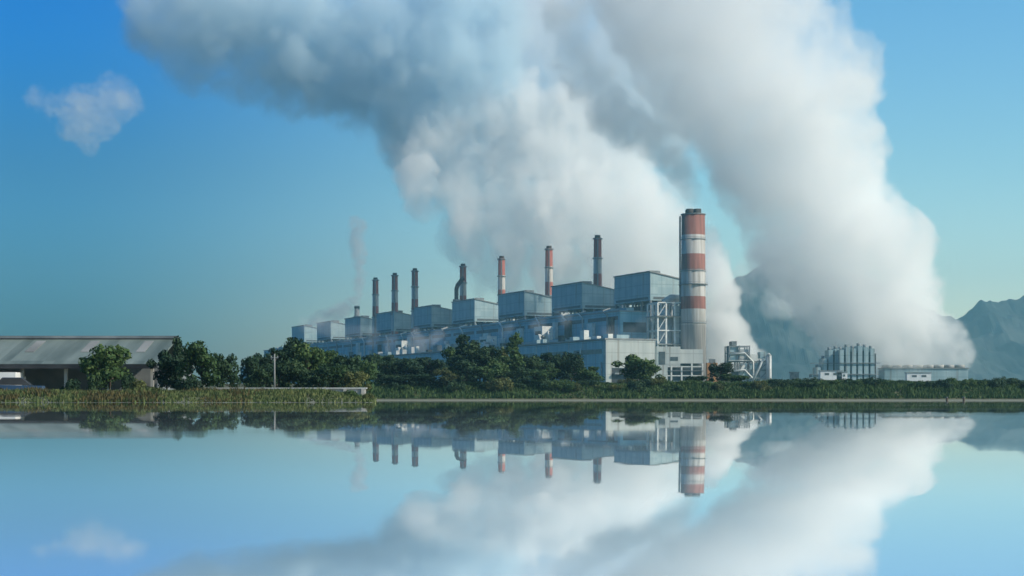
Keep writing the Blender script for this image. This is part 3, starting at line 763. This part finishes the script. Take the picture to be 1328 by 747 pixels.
def make_tree(name, kind, seed, leaf):
    """A tree one unit high: trunk with limbs, crown of leaf clumps in uneven lobes."""
    rng = np.random.default_rng(seed); rr = random.Random(seed)
    o = empty(name, (0, 0, 0))
    lobes = []; tr = MB()
    if kind == 'broad':
        tr.tube([(0, 0, -.05), (.01, 0, .2), (rr.uniform(-.03, .03), .01, .5), (0, 0, .75)], .03, 8, .012)
        for k in range(17):
            a = rr.uniform(0, 6.283); h = rr.uniform(.26, .88); rad = rr.uniform(.08, .42) * (1.15 - abs(h-.5))
            s_ = rr.uniform(.08, .18)
            c = (rad*math.cos(a), rad*math.sin(a), h)
            lobes.append((*c, s_*1.15, s_*1.15, s_*.85)); tr.tube([(0, 0, .2 + .3*h*.8), (c[0]*.6, c[1]*.6, h-.08), c], .014, 6, .004)
        lobes.append((rr.uniform(-.06, .06), 0, .58, .2, .2, .26)); n = 2300; size = .042
    elif kind == 'tall':
        tr.tube([(0, 0, -.05), (.01, 0, .5), (0, 0, .97)], .022, 8, .004)
        for k in range(16):
            h = .16 + .8*k/16 + rr.uniform(-.03, .03); w = (.16*(1-h)**.6 + .03) * rr.uniform(.8, 1.3); a = rr.uniform(0, 6.283)
            c = (w*.6*math.cos(a), w*.6*math.sin(a), h); lobes.append((*c, w, w, .075)); tr.tube([(0, 0, h-.05), c], .008, 5, .003)
        n = 2200; size = .032
    else:  # bush
        for k in range(9):
            a = rr.uniform(0, 6.283); rad = rr.uniform(.1, .75); h = rr.uniform(.2, .72) * (1.1-.5*rad); s_ = rr.uniform(.2, .34)
            c = (rad*math.cos(a), rad*math.sin(a), h); lobes.append((*c, s_*1.2, s_*1.2, s_)); tr.tube([(0, 0, -.06), (c[0]*.5, c[1]*.5, h*.5), c], .02, 5, .006)
        n = 1500; size = .075
    P, N = crown_points(rng, lobes, n, .35)
    P[:, 2] = np.maximum(P[:, 2], .01)
    tr.build('trunk' if kind != 'bush' else 'stem', M['bark'], o, True)
    me = quads_mesh('crown', P, N, size, rng, leaf)
    c = bpy.data.objects.new('crown', me); COL.objects.link(c); c.parent = o
    return o

protos = {}
def place(kind, leaf, x, top, halfw, D, label, group=None, variant=0, name=None, sink=.15):
    key = (kind, leaf, variant)
    if key not in protos:
        nm = name or {'broad': 'broadleaf_tree', 'tall': 'slender_tree', 'bush': 'bush'}[kind]
        o = make_tree(nm, kind, 100 + 17*variant + {'broad': 0, 'tall': 300, 'bush': 600}[kind], M[leaf]); protos[key] = o
    else:
        o = copy_tree(protos[key])
    X = (x-664)/F*D
    zg = float(ground_height(np.array([X]), np.array([D]))[0]) - sink
    h = ZC + (HY-top)/F*D - zg
    wd = halfw/F*D / {'broad': .41, 'tall': .19, 'bush': .9}[kind]; h *= 1.05
    o.location = (X, D, zg); o.scale = (wd, wd, h); o.rotation_euler = (0, 0, random.Random(x*7+D).uniform(0, 6.28))
    tag(o, label, 'tree' if kind != 'bush' else 'bush', group)
    return o

# left bank
place('broad', 'leaf_mid', 142, 441, 31, 114, 'rounded dark green tree alone in front of the shed roof', variant=0)
place('broad', 'leaf_dark', 216, 452, 22, 118, 'dark tree overlapping the right end of the shed', variant=1)
place('tall', 'leaf_dark', 230, 437, 9, 120, 'thin pointed dark tree top poking up at the right end of the shed', variant=0)
place('broad', 'leaf_mid', 262, 446, 27, 115, 'bright green rounded tree, left of a gap of open sky', variant=2)
place('broad', 'leaf_dark', 288, 453, 18, 119, 'dark rounded tree at the gap of open sky, right of the bright green one', variant=0)
place('bush', 'leaf_dark', 94, 488, 17, 109, 'small dark bush left of the rounded tree in front of the shed', variant=0)
place('bush', 'leaf_dark', 122, 480, 14, 112, 'dark bush at the foot of the rounded tree before the shed', variant=1)
place('bush', 'leaf_olive', 180, 489, 20, 107, 'olive brown bush between the rounded tree and the dark trees', variant=0)
place('bush', 'leaf_dark', 168, 483, 13, 113, 'dark bush tucked right of the rounded tree before the shed', variant=2)
place('bush', 'leaf_olive', 200, 500, 16, 102, 'yellow green waterside bush below the dark tree by the shed', variant=1)
place('bush', 'leaf_dark', 245, 487, 22, 113, 'dark bush under the bright green tree by the open gap', variant=2)
place('bush', 'leaf_mid', 455, 504, 16, 104, 'bright green bush at the tip of the left bank', variant=0)
place('bush', 'leaf_mid', 405, 508, 13, 103, 'low bright green bush below the pale wall', variant=1)
place('bush', 'leaf_dark', 372, 509, 14, 103, 'low dark bush below the pale wall, under the pole', variant=2)
place('bush', 'leaf_olive', 478, 509, 12, 101, 'olive bush at the very tip of the left bank by the water', variant=2)
for x, t, w_, lf, v, lb in ((30, 503, 20, 'leaf_dark', 1, 'dark low bush below the blue car at the far left bank'), (70, 506, 18, 'leaf_olive', 2, 'olive low bush below the dark bush left of the tree'), (118, 504, 15, 'leaf_olive', 0, 'golden olive bush on the bank below the tree before the shed'), (150, 506, 14, 'leaf_mid', 1, 'low green bush on the bank right below the rounded tree'), (228, 505, 16, 'leaf_olive', 2, 'low olive bush on the bank below the pointed tree top'), (272, 503, 17, 'leaf_olive', 0, 'low olive bush on the bank below the bright green tree'), (308, 504, 14, 'leaf_mid', 1, 'low green bush on the bank at the left end of the wall'), (338, 508, 12, 'leaf_olive', 2, 'low olive bush below the wall left of the pole')):
    place('bush', lf, x, t, w_, 102.5, lb, None, v)
# grove behind the wall
g = 'trees behind the low wall'
grove = [(328, 457, 19, 165, 'leaf_dark', 'leftmost tree of the grove behind the low wall, beside the open sky gap'), (348, 450, 20, 172, 'leaf_dark', 'dark grove tree behind the utility pole'),
         (374, 440, 25, 176, 'leaf_dark', 'tallest dark tree of the grove, just right of the utility pole'), (399, 445, 24, 170, 'leaf_mid', 'mid green grove tree in front of the farthest boiler house'),
         (424, 449, 23, 178, 'leaf_mid', 'mid green grove tree below the eighth boiler house'), (446, 455, 21, 168, 'leaf_dark', 'dark grove tree below the smoking short stack'),
         (468, 459, 19, 174, 'leaf_mid', 'grove tree below the leftmost clear chimney, near the wall end'), (388, 468, 22, 150, 'leaf_dark', 'lower dark tree in front of the grove, right of the pole'),
         (336, 478, 18, 148, 'leaf_dark', 'lower dark tree in front of the grove, left of the pole'), (432, 470, 22, 150, 'leaf_mid', 'lower green tree in front of the grove above the wall end'),
         (462, 478, 16, 146, 'leaf_olive', 'low olive tree above the right end of the pale wall'), (412, 474, 18, 147, 'leaf_dark', 'low dark tree in the middle of the grove front'), (362, 474, 18, 149, 'leaf_dark', 'low dark tree in the grove directly behind the pole')]
for i, (x, t, w_, D, lf, lb) in enumerate(grove): place('broad', lf, x, t, w_, D, lb, g, i % 5)
# central shore
g = 'trees along the central shore'
cent = [('broad', 488, 462, 20, 266, 'leaf_dark', 'dark shore tree at the left end of the central shore'), ('broad', 514, 466, 19, 270, 'leaf_dark', 'dark shore tree below the middle clear chimney'),
        ('broad', 537, 474, 20, 264, 'leaf_dark', 'dark low shore tree below the rightmost clear chimney'), ('broad', 560, 470, 20, 268, 'leaf_dark', 'dark shore tree below the fifth boiler house'),
        ('broad', 580, 484, 13, 258, 'leaf_olive', 'olive green tree in front of the dark shore trees'), ('tall', 599, 441, 13, 272, 'leaf_dark', 'tall slim tree below the bent vent stack'),
        ('tall', 612, 449, 14, 268, 'leaf_dark', 'slim tree just right of the tall slim one below the vent stack'), ('broad', 627, 458, 19, 270, 'leaf_dark', 'dark rounded shore tree between the two groups of slim trees'),
        ('broad', 647, 468, 15, 266, 'leaf_mid', 'green rounded shore tree left of the lone slim tree'), ('tall', 669, 440, 12, 268, 'leaf_mid', 'lone tall slim tree in front of the long blue hall'),
        ('broad', 694, 466, 18, 270, 'leaf_dark', 'dark rounded tree right of the lone slim tree'), ('broad', 718, 463, 18, 274, 'leaf_dark', 'dark rounded tree in the middle of the hall front'),
        ('broad', 741, 465, 14, 272, 'leaf_dark', 'dark rounded tree last before the low bushes'), ('broad', 764, 482, 15, 268, 'leaf_mid', 'low green tree left of the pale end wall'),
        ('broad', 823, 458, 24, 276, 'leaf_mid', 'green tree in front of the pale end wall and portal'), ('broad', 842, 470, 13, 274, 'leaf_mid', 'small green tree at the right foot of the portal tree'),
        ('broad', 934, 471, 14, 276, 'leaf_dark', 'dark green tree below the orange silo'), ('broad', 952, 484, 12, 272, 'leaf_mid', 'small green tree below the grey process block'),
        ('broad', 905, 486, 12, 270, 'leaf_dark', 'small dark tree at the wide chimney foot'), ('tall', 652, 458, 7, 276, 'leaf_olive', 'thin olive tree top just left of the lone slim tree')]
for i, (k, x, t, w_, D, lf, lb) in enumerate(cent): place(k, lf, x, t - (7 if x < 780 else 0), w_ + 2, D, lb, g, i % 5 if x < 780 else (0, 2, 1)[i % 3])
for x, t, w_, lf, v, lb in ((588, 470, 14, 'leaf_dark', 1, 'dark tree filling the foot of the tall slim tree'), (606, 468, 18, 'leaf_dark', 2, 'dark tree in front of the two slim trees'), (634, 474, 18, 'leaf_mid', 1, 'mid green tree in front of the rounded shore trees'), (676, 474, 16, 'leaf_dark', 0, 'dark tree at the foot of the lone slim tree'), (706, 476, 18, 'leaf_mid', 1, 'mid green tree in front of the dark rounded trees'), (552, 486, 18, 'leaf_dark', 2, 'dark low tree left of the olive green tree'), (524, 484, 18, 'leaf_dark', 0, 'dark low tree second from the left bank tip'), (500, 484, 16, 'leaf_dark', 1, 'dark low tree directly beyond the left bank tip')):
    place('broad', lf, x, t, w_, 260, lb, g, v)
for i, (x, t, w_, lf, lb) in enumerate(((507, 458, 18, 'leaf_mid', 'mid green tree standing behind the dark shore trees, below the leftmost clear chimney'), (546, 463, 18, 'leaf_dark', 'dark tree standing behind the shore trees, below the sixth boiler house'), (591, 452, 17, 'leaf_mid', 'mid green tree standing behind, left of the tall slim tree'),
    (622, 449, 18, 'leaf_dark', 'dark tree standing behind, right of the two slim trees'), (640, 455, 17, 'leaf_mid', 'mid green tree standing behind, left of the thin olive tree top'), (682, 456, 17, 'leaf_dark', 'dark tree standing behind, right of the lone slim tree'), (730, 458, 18, 'leaf_dark', 'dark tree standing behind the last dark rounded trees'), (752, 470, 15, 'leaf_mid', 'mid green tree at the right end of the tall shore trees'))):
    place('broad', lf, x, t, w_, 284, lb, g, i % 5)
place('bush', 'leaf_olive', 858, 486, 13, 262, 'yellow green bush at the right foot of the pale end wall', variant=0)
rnd = random.Random(11)
x = 500
while x < 1010:
    t = rnd.uniform(489, 499); lf = rnd.choice(['leaf_mid', 'leaf_dark', 'leaf_mid', 'leaf_olive'])
    place('bush', lf, x, t, rnd.uniform(11, 17), rnd.uniform(256, 261), 'low waterside bush in the unbroken line along the central shore', 'low bushes along the central shore', rnd.randrange(3))
    x += rnd.uniform(11, 16)
x = 1008
while x < 1345:
    t = rnd.uniform(488, 493); lf = rnd.choice(['leaf_dark', 'leaf_dark', 'leaf_mid'])
    place('bush', lf, x, t, rnd.uniform(12, 18), rnd.uniform(257, 264), 'low dark bush in the even hedge-like line right of the plant', 'dark bushes along the right shore', rnd.randrange(3))
    x += rnd.uniform(9, 13)

# ------------------------------------------------------------------ grasses (uncountable)
def blades(name, X, Y, h0, h1, wid, m, seed, label):
    rng = np.random.default_rng(seed); n = len(X)
    Z = ground_height(X, Y) - .03; h = rng.uniform(h0, h1, n) * np.clip(1 + 1.1*fbm2(X, Y, 2.2, seed+40), .35, 1.7); a = rng.uniform(0, np.pi, n); w = wid*rng.uniform(.6, 1.4, n)
    lx, ly = rng.normal(0, .22, n)*h, rng.normal(0, .22, n)*h
    dx, dy = np.cos(a)*w/2, np.sin(a)*w/2
    V = np.stack([np.stack([X-dx, Y-dy, Z], 1), np.stack([X+dx, Y+dy, Z], 1), np.stack([X+dx*.8+lx*.4, Y+dy*.8+ly*.4, Z+h*.6], 1), np.stack([X+lx, Y+ly, Z+h], 1), np.stack([X-dx*.8+lx*.4, Y-dy*.8+ly*.4, Z+h*.6], 1)], 1).reshape(-1, 3)
    b = np.arange(n)*5
    me = bpy.data.meshes.new(name); me.from_pydata(V.tolist(), [], np.stack([b, b+1, b+2, b+3, b+4], 1).tolist()); me.update(); me.materials.append(m)
    o = bpy.data.objects.new(name, me); COL.objects.link(o)
    return tag(o, label, 'grass', kind='stuff')
rng = np.random.default_rng(8)
def scatter(n, x0, x1, y0, y1, dmin, dmax, clump=None):
    X = rng.uniform(x0, x1, n); Y = rng.uniform(y0, y1, n); d = shore_distance(X, Y)
    k = (d > dmin) & (d < dmax)
    if clump is not None: k &= fbm2(X, Y, 3.0, 77) > clump
    return X[k], Y[k]
blades('reeds', *scatter(15000, -36, -16.6, 97, 116, .1, 9, -.05), .15, .42, .10, M['reed'], 1, 'dry golden brown reeds along the left bank')
blades('bank_grass', *scatter(44000, -38, -8, 97, 124, .05, 22), .12, .34, .10, M['grass'], 2, 'short green grass covering the left bank')
blades('shore_grass', *scatter(60000, -24, 96, 248, 268, 2.6, 14), .3, .75, .22, M['leaf_mid'], 3, 'rough green grass on the far shore slope')

# ------------------------------------------------------------------ steam and smoke
def vol_mat(name, color, dens, aniso=0.2):
    m = bpy.data.materials.new(name); m.use_nodes = True; n = m.node_tree; n.nodes.clear()
    o = n.nodes.new('ShaderNodeOutputMaterial'); v = n.nodes.new('ShaderNodeVolumePrincipled')
    v.inputs['Color'].default_value = (*color, 1); v.inputs['Density'].default_value = dens; v.inputs['Anisotropy'].default_value = aniso
    n.links.new(v.outputs[0], o.inputs['Volume']); return m

def lattice(shape, cell, rng, st=1.0):
    cs = (cell, cell, cell*st); off = rng.random(3); gs = [int(math.ceil(s/c))+3 for s, c in zip(shape, cs)]
    g = rng.random(gs).astype(np.float32)*2-1
    for ax, s in enumerate(shape):
        t = np.arange(s)/cs[ax]+off[ax]; i = t.astype(int); f = t-i; f = (f*f*(3-2*f)).astype(np.float32)
        sh = [1, 1, 1]; sh[ax] = s; f = f.reshape(sh)
        g = np.take(g, i, axis=ax)*(1-f) + np.take(g, i+1, axis=ax)*f
    return g

def fbm3(shape, cell, octs, rng, billow=False, gain=.7, st=1.0):
    out = np.zeros(shape, np.float32); a = 1; tot = 0
    while octs > 0 and cell >= 1.6:
        n = lattice(shape, cell, rng, st)
        out += a*(1-2.6*np.abs(n) if billow else n); tot += a; a *= gain; cell *= .5; octs -= 1
    return out/tot

def density_volume(name, arr, mn, mx, m):
    """A volume object whose grid is filled from the array of densities."""
    nx, ny, nz = arr.shape
    g = [np.linspace(mn[i], mx[i], arr.shape[i], dtype=np.float32) for i in range(3)]
    Z, Y, X = np.meshgrid(g[2], g[1], g[0], indexing='ij')
    me = bpy.data.meshes.new(name + '_samples'); me.vertices.add(nx*ny*nz)
    me.vertices.foreach_set('co', np.stack([X.ravel(), Y.ravel(), Z.ravel()], 1).ravel())
    at = me.attributes.new('rho', 'FLOAT', 'POINT'); at.data.foreach_set('value', np.ascontiguousarray(arr.transpose(2, 1, 0)).ravel().astype(np.float32))
    carrier = bpy.data.objects.new(name + '_samples', me)
    vd = bpy.data.volumes.new(name); vd.materials.append(m)
    o = bpy.data.objects.new(name, vd); COL.objects.link(o)
    ng = bpy.data.node_groups.new(name, 'GeometryNodeTree')
    ng.interface.new_socket('Geometry', in_out='INPUT', socket_type='NodeSocketGeometry'); ng.interface.new_socket('Geometry', in_out='OUTPUT', socket_type='NodeSocketGeometry')
    N = ng.nodes; L = ng.links
    gi = N.new('GeometryNodeObjectInfo'); gi.inputs[0].default_value = carrier; go = N.new('NodeGroupOutput')
    vc = N.new('GeometryNodeVolumeCube'); sm = N.new('GeometryNodeSetMaterial'); sm.inputs['Material'].default_value = m
    vc.inputs['Min'].default_value = mn; vc.inputs['Max'].default_value = mx
    for k, v in zip(('Resolution X', 'Resolution Y', 'Resolution Z'), arr.shape): vc.inputs[k].default_value = v
    vc.inputs['Background'].default_value = 0
    si = N.new('GeometryNodeSampleIndex'); si.data_type = 'FLOAT'; si.domain = 'POINT'
    na = N.new('GeometryNodeInputNamedAttribute'); na.data_type = 'FLOAT'; na.inputs['Name'].default_value = 'rho'
    L.new(gi.outputs['Geometry'], si.inputs['Geometry']); L.new(na.outputs[0], si.inputs['Value'])
    po = N.new('GeometryNodeInputPosition')
    def vm(op, *ins):
        v = N.new('ShaderNodeVectorMath'); v.operation = op
        for k, i in enumerate(ins):
            if hasattr(i, 'is_linked'): L.new(i, v.inputs[k])
            else: v.inputs[k].default_value = i
        return v
    v = vm('SUBTRACT', po.outputs[0], mn)
    v = vm('MULTIPLY_ADD', v.outputs[0], [(s-1)/(b-a) for s, a, b in zip(arr.shape, mn, mx)], (.5, .5, .5))
    v = vm('FLOOR', v.outputs[0]); v = vm('DOT_PRODUCT', v.outputs[0], (1, nx, nx*ny))
    L.new(v.outputs['Value'], si.inputs['Index']); L.new(si.outputs[0], vc.inputs['Density'])
    L.new(vc.outputs[0], sm.inputs[0]); L.new(sm.outputs[0], go.inputs[0])
    o.modifiers.new('volume', 'NODES').node_group = ng
    return o

def plume(name, blobs, D0, vox, m, seed, label, cat, noise=1.8, gain=2.4, cell=20, thr=.12, warp=.5, flat=1.0, inner=.6, st=1.0, puffs=0, dilute=1.0):
    """Billows along a path: (x, y, radius[, weight[, metres behind D0]]) in photograph units at distance D0."""
    rng = np.random.default_rng(seed); B = np.array([tuple(b) + (1, 0)[len(b)-3:] for b in blobs], float)
    if puffs:
        kids = []
        for b in B:
            if b[2] < 26: continue
            for q_ in range(puffs*3):
                d = rng.normal(size=3); d[1] = -abs(d[1])*.9; d /= np.linalg.norm(d)
                rc, ro = (b[2]*rng.uniform(.24, .40), .86) if q_ < puffs else (max(7, b[2]*rng.uniform(.09, .2)), rng.uniform(.92, 1.08))
                kids.append((b[0]+d[0]*b[2]*ro, b[1]-d[2]*b[2]*ro, rc, b[3]*(1.25 if q_ < puffs else 1.0), b[4]+d[1]*b[2]*ro*D0/F))
        B = np.vstack([B, np.array(kids)])
    k = D0/F
    X = (B[:, 0]-664)*k; Z = (HY-B[:, 1])*k+ZC; Rr = B[:, 2]*k; Wt = B[:, 3]; Y = D0+B[:, 4]
    ex = Rr*1.35
    mn = [float((c-e).min()) for c, e in ((X, ex), (Y, ex*flat), (Z, ex))]; mx = [float((c+e).max()) for c, e in ((X, ex), (Y, ex*flat), (Z, ex))]
    mx[2] = min(mx[2], ZC + (HY+70)*k)
    sh = [max(8, int((b-a)/vox)) for a, b in zip(mn, mx)]
    g = [np.linspace(a, b, s, dtype=np.float32) for a, b, s in zip(mn, mx, sh)]
    amp = vox*cell*warp
    PX = g[0][:, None, None] + fbm3(sh, cell, 5, rng, gain=.6)*amp; PY = g[1][None, :, None] + fbm3(sh, cell, 5, rng, gain=.6)*amp; PZ = g[2][None, None, :] + fbm3(sh, cell, 5, rng, gain=.6)*amp
    Fd = np.zeros(sh, np.float32)
    for x, y, z, r, w in zip(X, Y, Z, Rr, Wt):
        e = r*1.3 + amp
        sl_ = tuple(slice(max(0, int(np.searchsorted(gg, c_-e))), int(np.searchsorted(gg, c_+e))+1) for gg, c_ in zip(g, (x, y, z)))
        q = ((PX[sl_]-x)**2 + (PY[sl_]-y)**2 + (PZ[sl_]-z)**2)*(.62/(r*r)); v_ = w*np.clip(1-q, 0, 1)**2; f_ = Fd[sl_]
        Fd[sl_] = np.maximum(f_, v_) + .25*np.minimum(f_, v_)
    n = fbm3(sh, cell*1.3, 6, rng, gain=.8, st=st)*.9 + (fbm3(sh, cell*.9, 5, rng, True, gain=.8, st=st)+.25)*.6
    rho = np.clip((Fd - thr + noise*n*np.clip(Fd*4, 0, 1))*gain, 0, 1)
    rho *= 1 - inner*.5 + inner*np.clip(fbm3(sh, cell*1.1, 5, rng, st=st)*2.6, -.5, .5)
    rho *= np.interp(g[2], [ZC+70, ZC+330], [1, dilute]).astype(np.float32)[None, None, :]
    for ax in range(3):
        e = np.minimum(np.arange(sh[ax]), np.arange(sh[ax])[::-1])/5.
        if ax == 2: e = np.where(np.arange(sh[ax]) > sh[ax]/2, 1, e)
        s3 = [1, 1, 1]; s3[ax] = sh[ax]; rho = rho*np.clip(e, 0, 1).reshape(s3)
    print(name, sh, float(rho.mean()))
    o = density_volume(name, rho.astype(np.float32), mn, mx, m)
    return tag(o, label, cat, kind='stuff')

STEAM = vol_mat('white_steam', (.9998, .9998, .9994), .018, 0)
DENSE = vol_mat('dense_white_steam', (.9997, .9997, .9992), .05, 0)
COLUMN = vol_mat('bright_steam', (.9997, .9997, .999), .035, 0)
DRIFT = vol_mat('shaded_drift', (.74, .87, .94), .034, 0)  # the bank's shade is put into its dark blue grey colour
THIN = vol_mat('thin_steam', (.9985, .9985, .998), .07, .0)
VEIL = vol_mat('steam_veil', (.998, .998, .997), .022, .0)
SMOKE = vol_mat('grey_smoke', (.90, .92, .93), .042, .1)
CLOUD = vol_mat('cloud_water', (.99, .99, .99), .0075, .1)
WISP = vol_mat('thin_smoke', (.72, .74, .77), .06, .1)

plume('cooling_tower_steam', [(1238, 460, 24, 1.6), (1212, 456, 32, 1.6), (1180, 454, 34, 1.6), (1155, 456, 32, 1.6), (1212, 440, 40, 1.4), (1178, 435, 52, 1.4), (1132, 430, 52, 1.4), (1100, 450, 36, 1.3), (1088, 420, 28, 1.1), (1150, 415, 72, 1.2), (1118, 400, 58, 1.3), (1155, 385, 48), (1108, 352, 77, 1.2), (1140, 318, 58), (1075, 300, 92), (1050, 250, 92), (1085, 255, 55), (1030, 200, 100), (1082, 175, 58), (1062, 110, 74), (1000, 130, 112), (985, 75, 108), (950, 30, 115), (900, -20, 120), (925, 105, 72, .9), (905, 60, 80, .9), (950, 165, 55, .8), (1100, 455, 30, .6)],
      1330, 1.75, DENSE, 1, 'great white steam plume leaning left above the long cooling tower', 'steam', puffs=9, gain=3.4, noise=2.2, dilute=.42)
plume('stack_steam', [(880, 40, 120), (800, 40, 120), (710, 35, 115), (640, 60, 115), (870, 120, 90), (600, 150, 100), (690, 140, 110), (760, 160, 100), (700, 200, 80),
      (545, 230, 40), (585, 200, 50), (615, 240, 62), (608, 300, 40), (660, 260, 68), (655, 320, 50), (715, 260, 78), (710, 330, 62), (780, 250, 82), (785, 320, 78), (840, 290, 70), (835, 345, 60, 1.2), (860, 375, 40), (800, 372, 45), (760, 365, 50, 1.1), (720, 372, 40), (680, 365, 38), (640, 350, 36), (868, 320, 46, 1.2)],
      1720, 2.5, STEAM, 2, 'broad white and grey steam cloud drifting left from the slim chimneys', 'steam', st=1.6, puffs=7, gain=2.6, dilute=.6)
plume('steam_columns', [(520, 175, 30, .6, 20), (534, 205, 34, .9), (545, 238, 29, 1.2, -20), (551, 264, 20, 1.2), (572, 165, 42, .55, 10), (592, 205, 38, 1, 10), (600, 245, 32, 1.2), (605, 285, 27, 1.3), (608, 318, 20, 1.3), (610, 342, 12, 1.2),
      (622, 150, 48, .5, 20), (640, 195, 40, .9, 20), (650, 240, 37, 1.1, 10), (656, 285, 33, 1.3, 10), (661, 325, 27, 1.3), (664, 358, 18, 1.3),
      (682, 140, 52, .5, 20), (700, 190, 44, .9, 20), (710, 245, 40, 1.1), (715, 295, 37, 1.2), (717, 340, 30, 1.3), (717, 368, 20, 1.3), (748, 160, 52, .5, 20), (762, 215, 46, .9, 20), (773, 265, 42, 1.1), (782, 312, 38, 1.3), (788, 352, 31, 1.3), (792, 378, 20, 1.2),
      (815, 225, 46, .9, 20), (832, 278, 42, 1.2), (845, 322, 38, 1.3), (850, 360, 30, 1.3), (876, 300, 30, 1.1), (880, 345, 28, 1.2)],
      1630, 1.8, COLUMN, 22, 'bright white columns of steam rising close behind the slim chimneys into the cloud', 'steam', st=1.6, puffs=6, gain=2.2, noise=1.6)
plume('shaded_drift', [(590, 70, 100), (540, 95, 100), (480, 75, 104), (400, 55, 100), (330, 35, 100), (260, 10, 92), (222, 20, 58), (520, 150, 60), (450, 110, 60)],
      1660, 2.8, DRIFT, 12, 'smoke bank with dark blue grey shade in its colour, drifting off to the upper left', 'smoke', gain=1.5, noise=1.4, puffs=5)
plume('chimney_smoke', [(893, 262, 10), (893, 245, 17), (886, 220, 24), (870, 198, 28), (845, 180, 32), (815, 165, 36), (785, 140, 36), (760, 105, 34), (742, 65, 34), (735, 20, 36)],
      1400, 1.6, SMOKE, 3, 'dark grey smoke curling up left from the wide striped chimney', 'smoke', noise=.6, cell=20, inner=.8)
plume('low_steam', [(930, 456, 32, 1.3), (955, 460, 26, 1.3), (938, 428, 28, 1.2), (922, 415, 32, 1.2), (930, 390, 30, 1.1), (922, 365, 26), (918, 340, 22, .9), (916, 312, 18, .7), (978, 466, 18, 1), (905, 430, 28)],
      1290, 1.5, THIN, 4, 'pale steam rising behind the orange silo right of the wide chimney', 'steam')
plume('hill_mist', [(1000, 350, 38, .6), (1025, 375, 34, .6), (970, 362, 24, .5)], 1700, 2.2, VEIL, 5, 'faint veil of steam before the left hill top', 'steam')
plume('small_cloud', [(48, 130, 17, .8), (72, 135, 20, .8), (98, 138, 27), (124, 134, 29), (150, 127, 27), (166, 136, 19, .7), (104, 160, 28, .8), (132, 160, 27, .8), (116, 180, 20, .6)], 4400, 4.0, CLOUD, 6, 'small ragged cloud alone in the blue sky at upper left', 'cloud', noise=1.5, gain=1.7, cell=11, warp=.8)
plume('thin_smoke', [(463, 393, 6), (464, 384, 7), (465, 374, 8), (467, 364, 9, .9), (468, 353, 10, .9), (468, 342, 11, .8), (466, 330, 12, .75), (464, 318, 13, .65), (463, 305, 14, .55), (462, 291, 15, .45), (456, 388, 9, .5), (450, 400, 11, .6), (440, 404, 11, .6), (430, 408, 12, .6), (420, 411, 12, .55), (408, 414, 12, .5)], 2000, 1.6, WISP, 7, 'thin grey smoke trailing from the short dark stack', 'smoke', noise=.5, cell=9, gain=2.2)
plume('yard_steam', [(815, 440, 22, .8), (840, 425, 20, .7), (735, 418, 16, .7), (728, 405, 12, .6), (790, 432, 18, .7), (860, 440, 18, .6), (700, 425, 16, .6), (660, 432, 14, .5), (830, 448, 18, .8), (845, 412, 14, .6)], 1225, 1.6, VEIL, 8, 'small puffs of pale steam among the frames below the first boiler house', 'steam', noise=.7, cell=14)
plume('yard_steam', [(400, 428, 14, .7), (418, 424, 16, .8), (436, 430, 16, .8), (455, 436, 15, .6), (478, 440, 14, .6), (505, 446, 14, .5), (545, 445, 16, .7), (568, 440, 16, .6), (600, 440, 16, .5)], 1560, 2.0, VEIL, 9, 'faint steam drifting low around the far left boiler houses', 'steam', noise=.8, cell=12)

# ------------------------------------------------------------------ haze
hb = MB(); hb.box(-7000, 7000, -400, 6300, ZC - 5.2, 525)
hm = vol_mat('thin_blue_air', (.44, .86, .97), HAZE, .45)
tag(hb.build('haze', hm), 'thin blue haze over the lake and the plant', 'haze', kind='stuff')
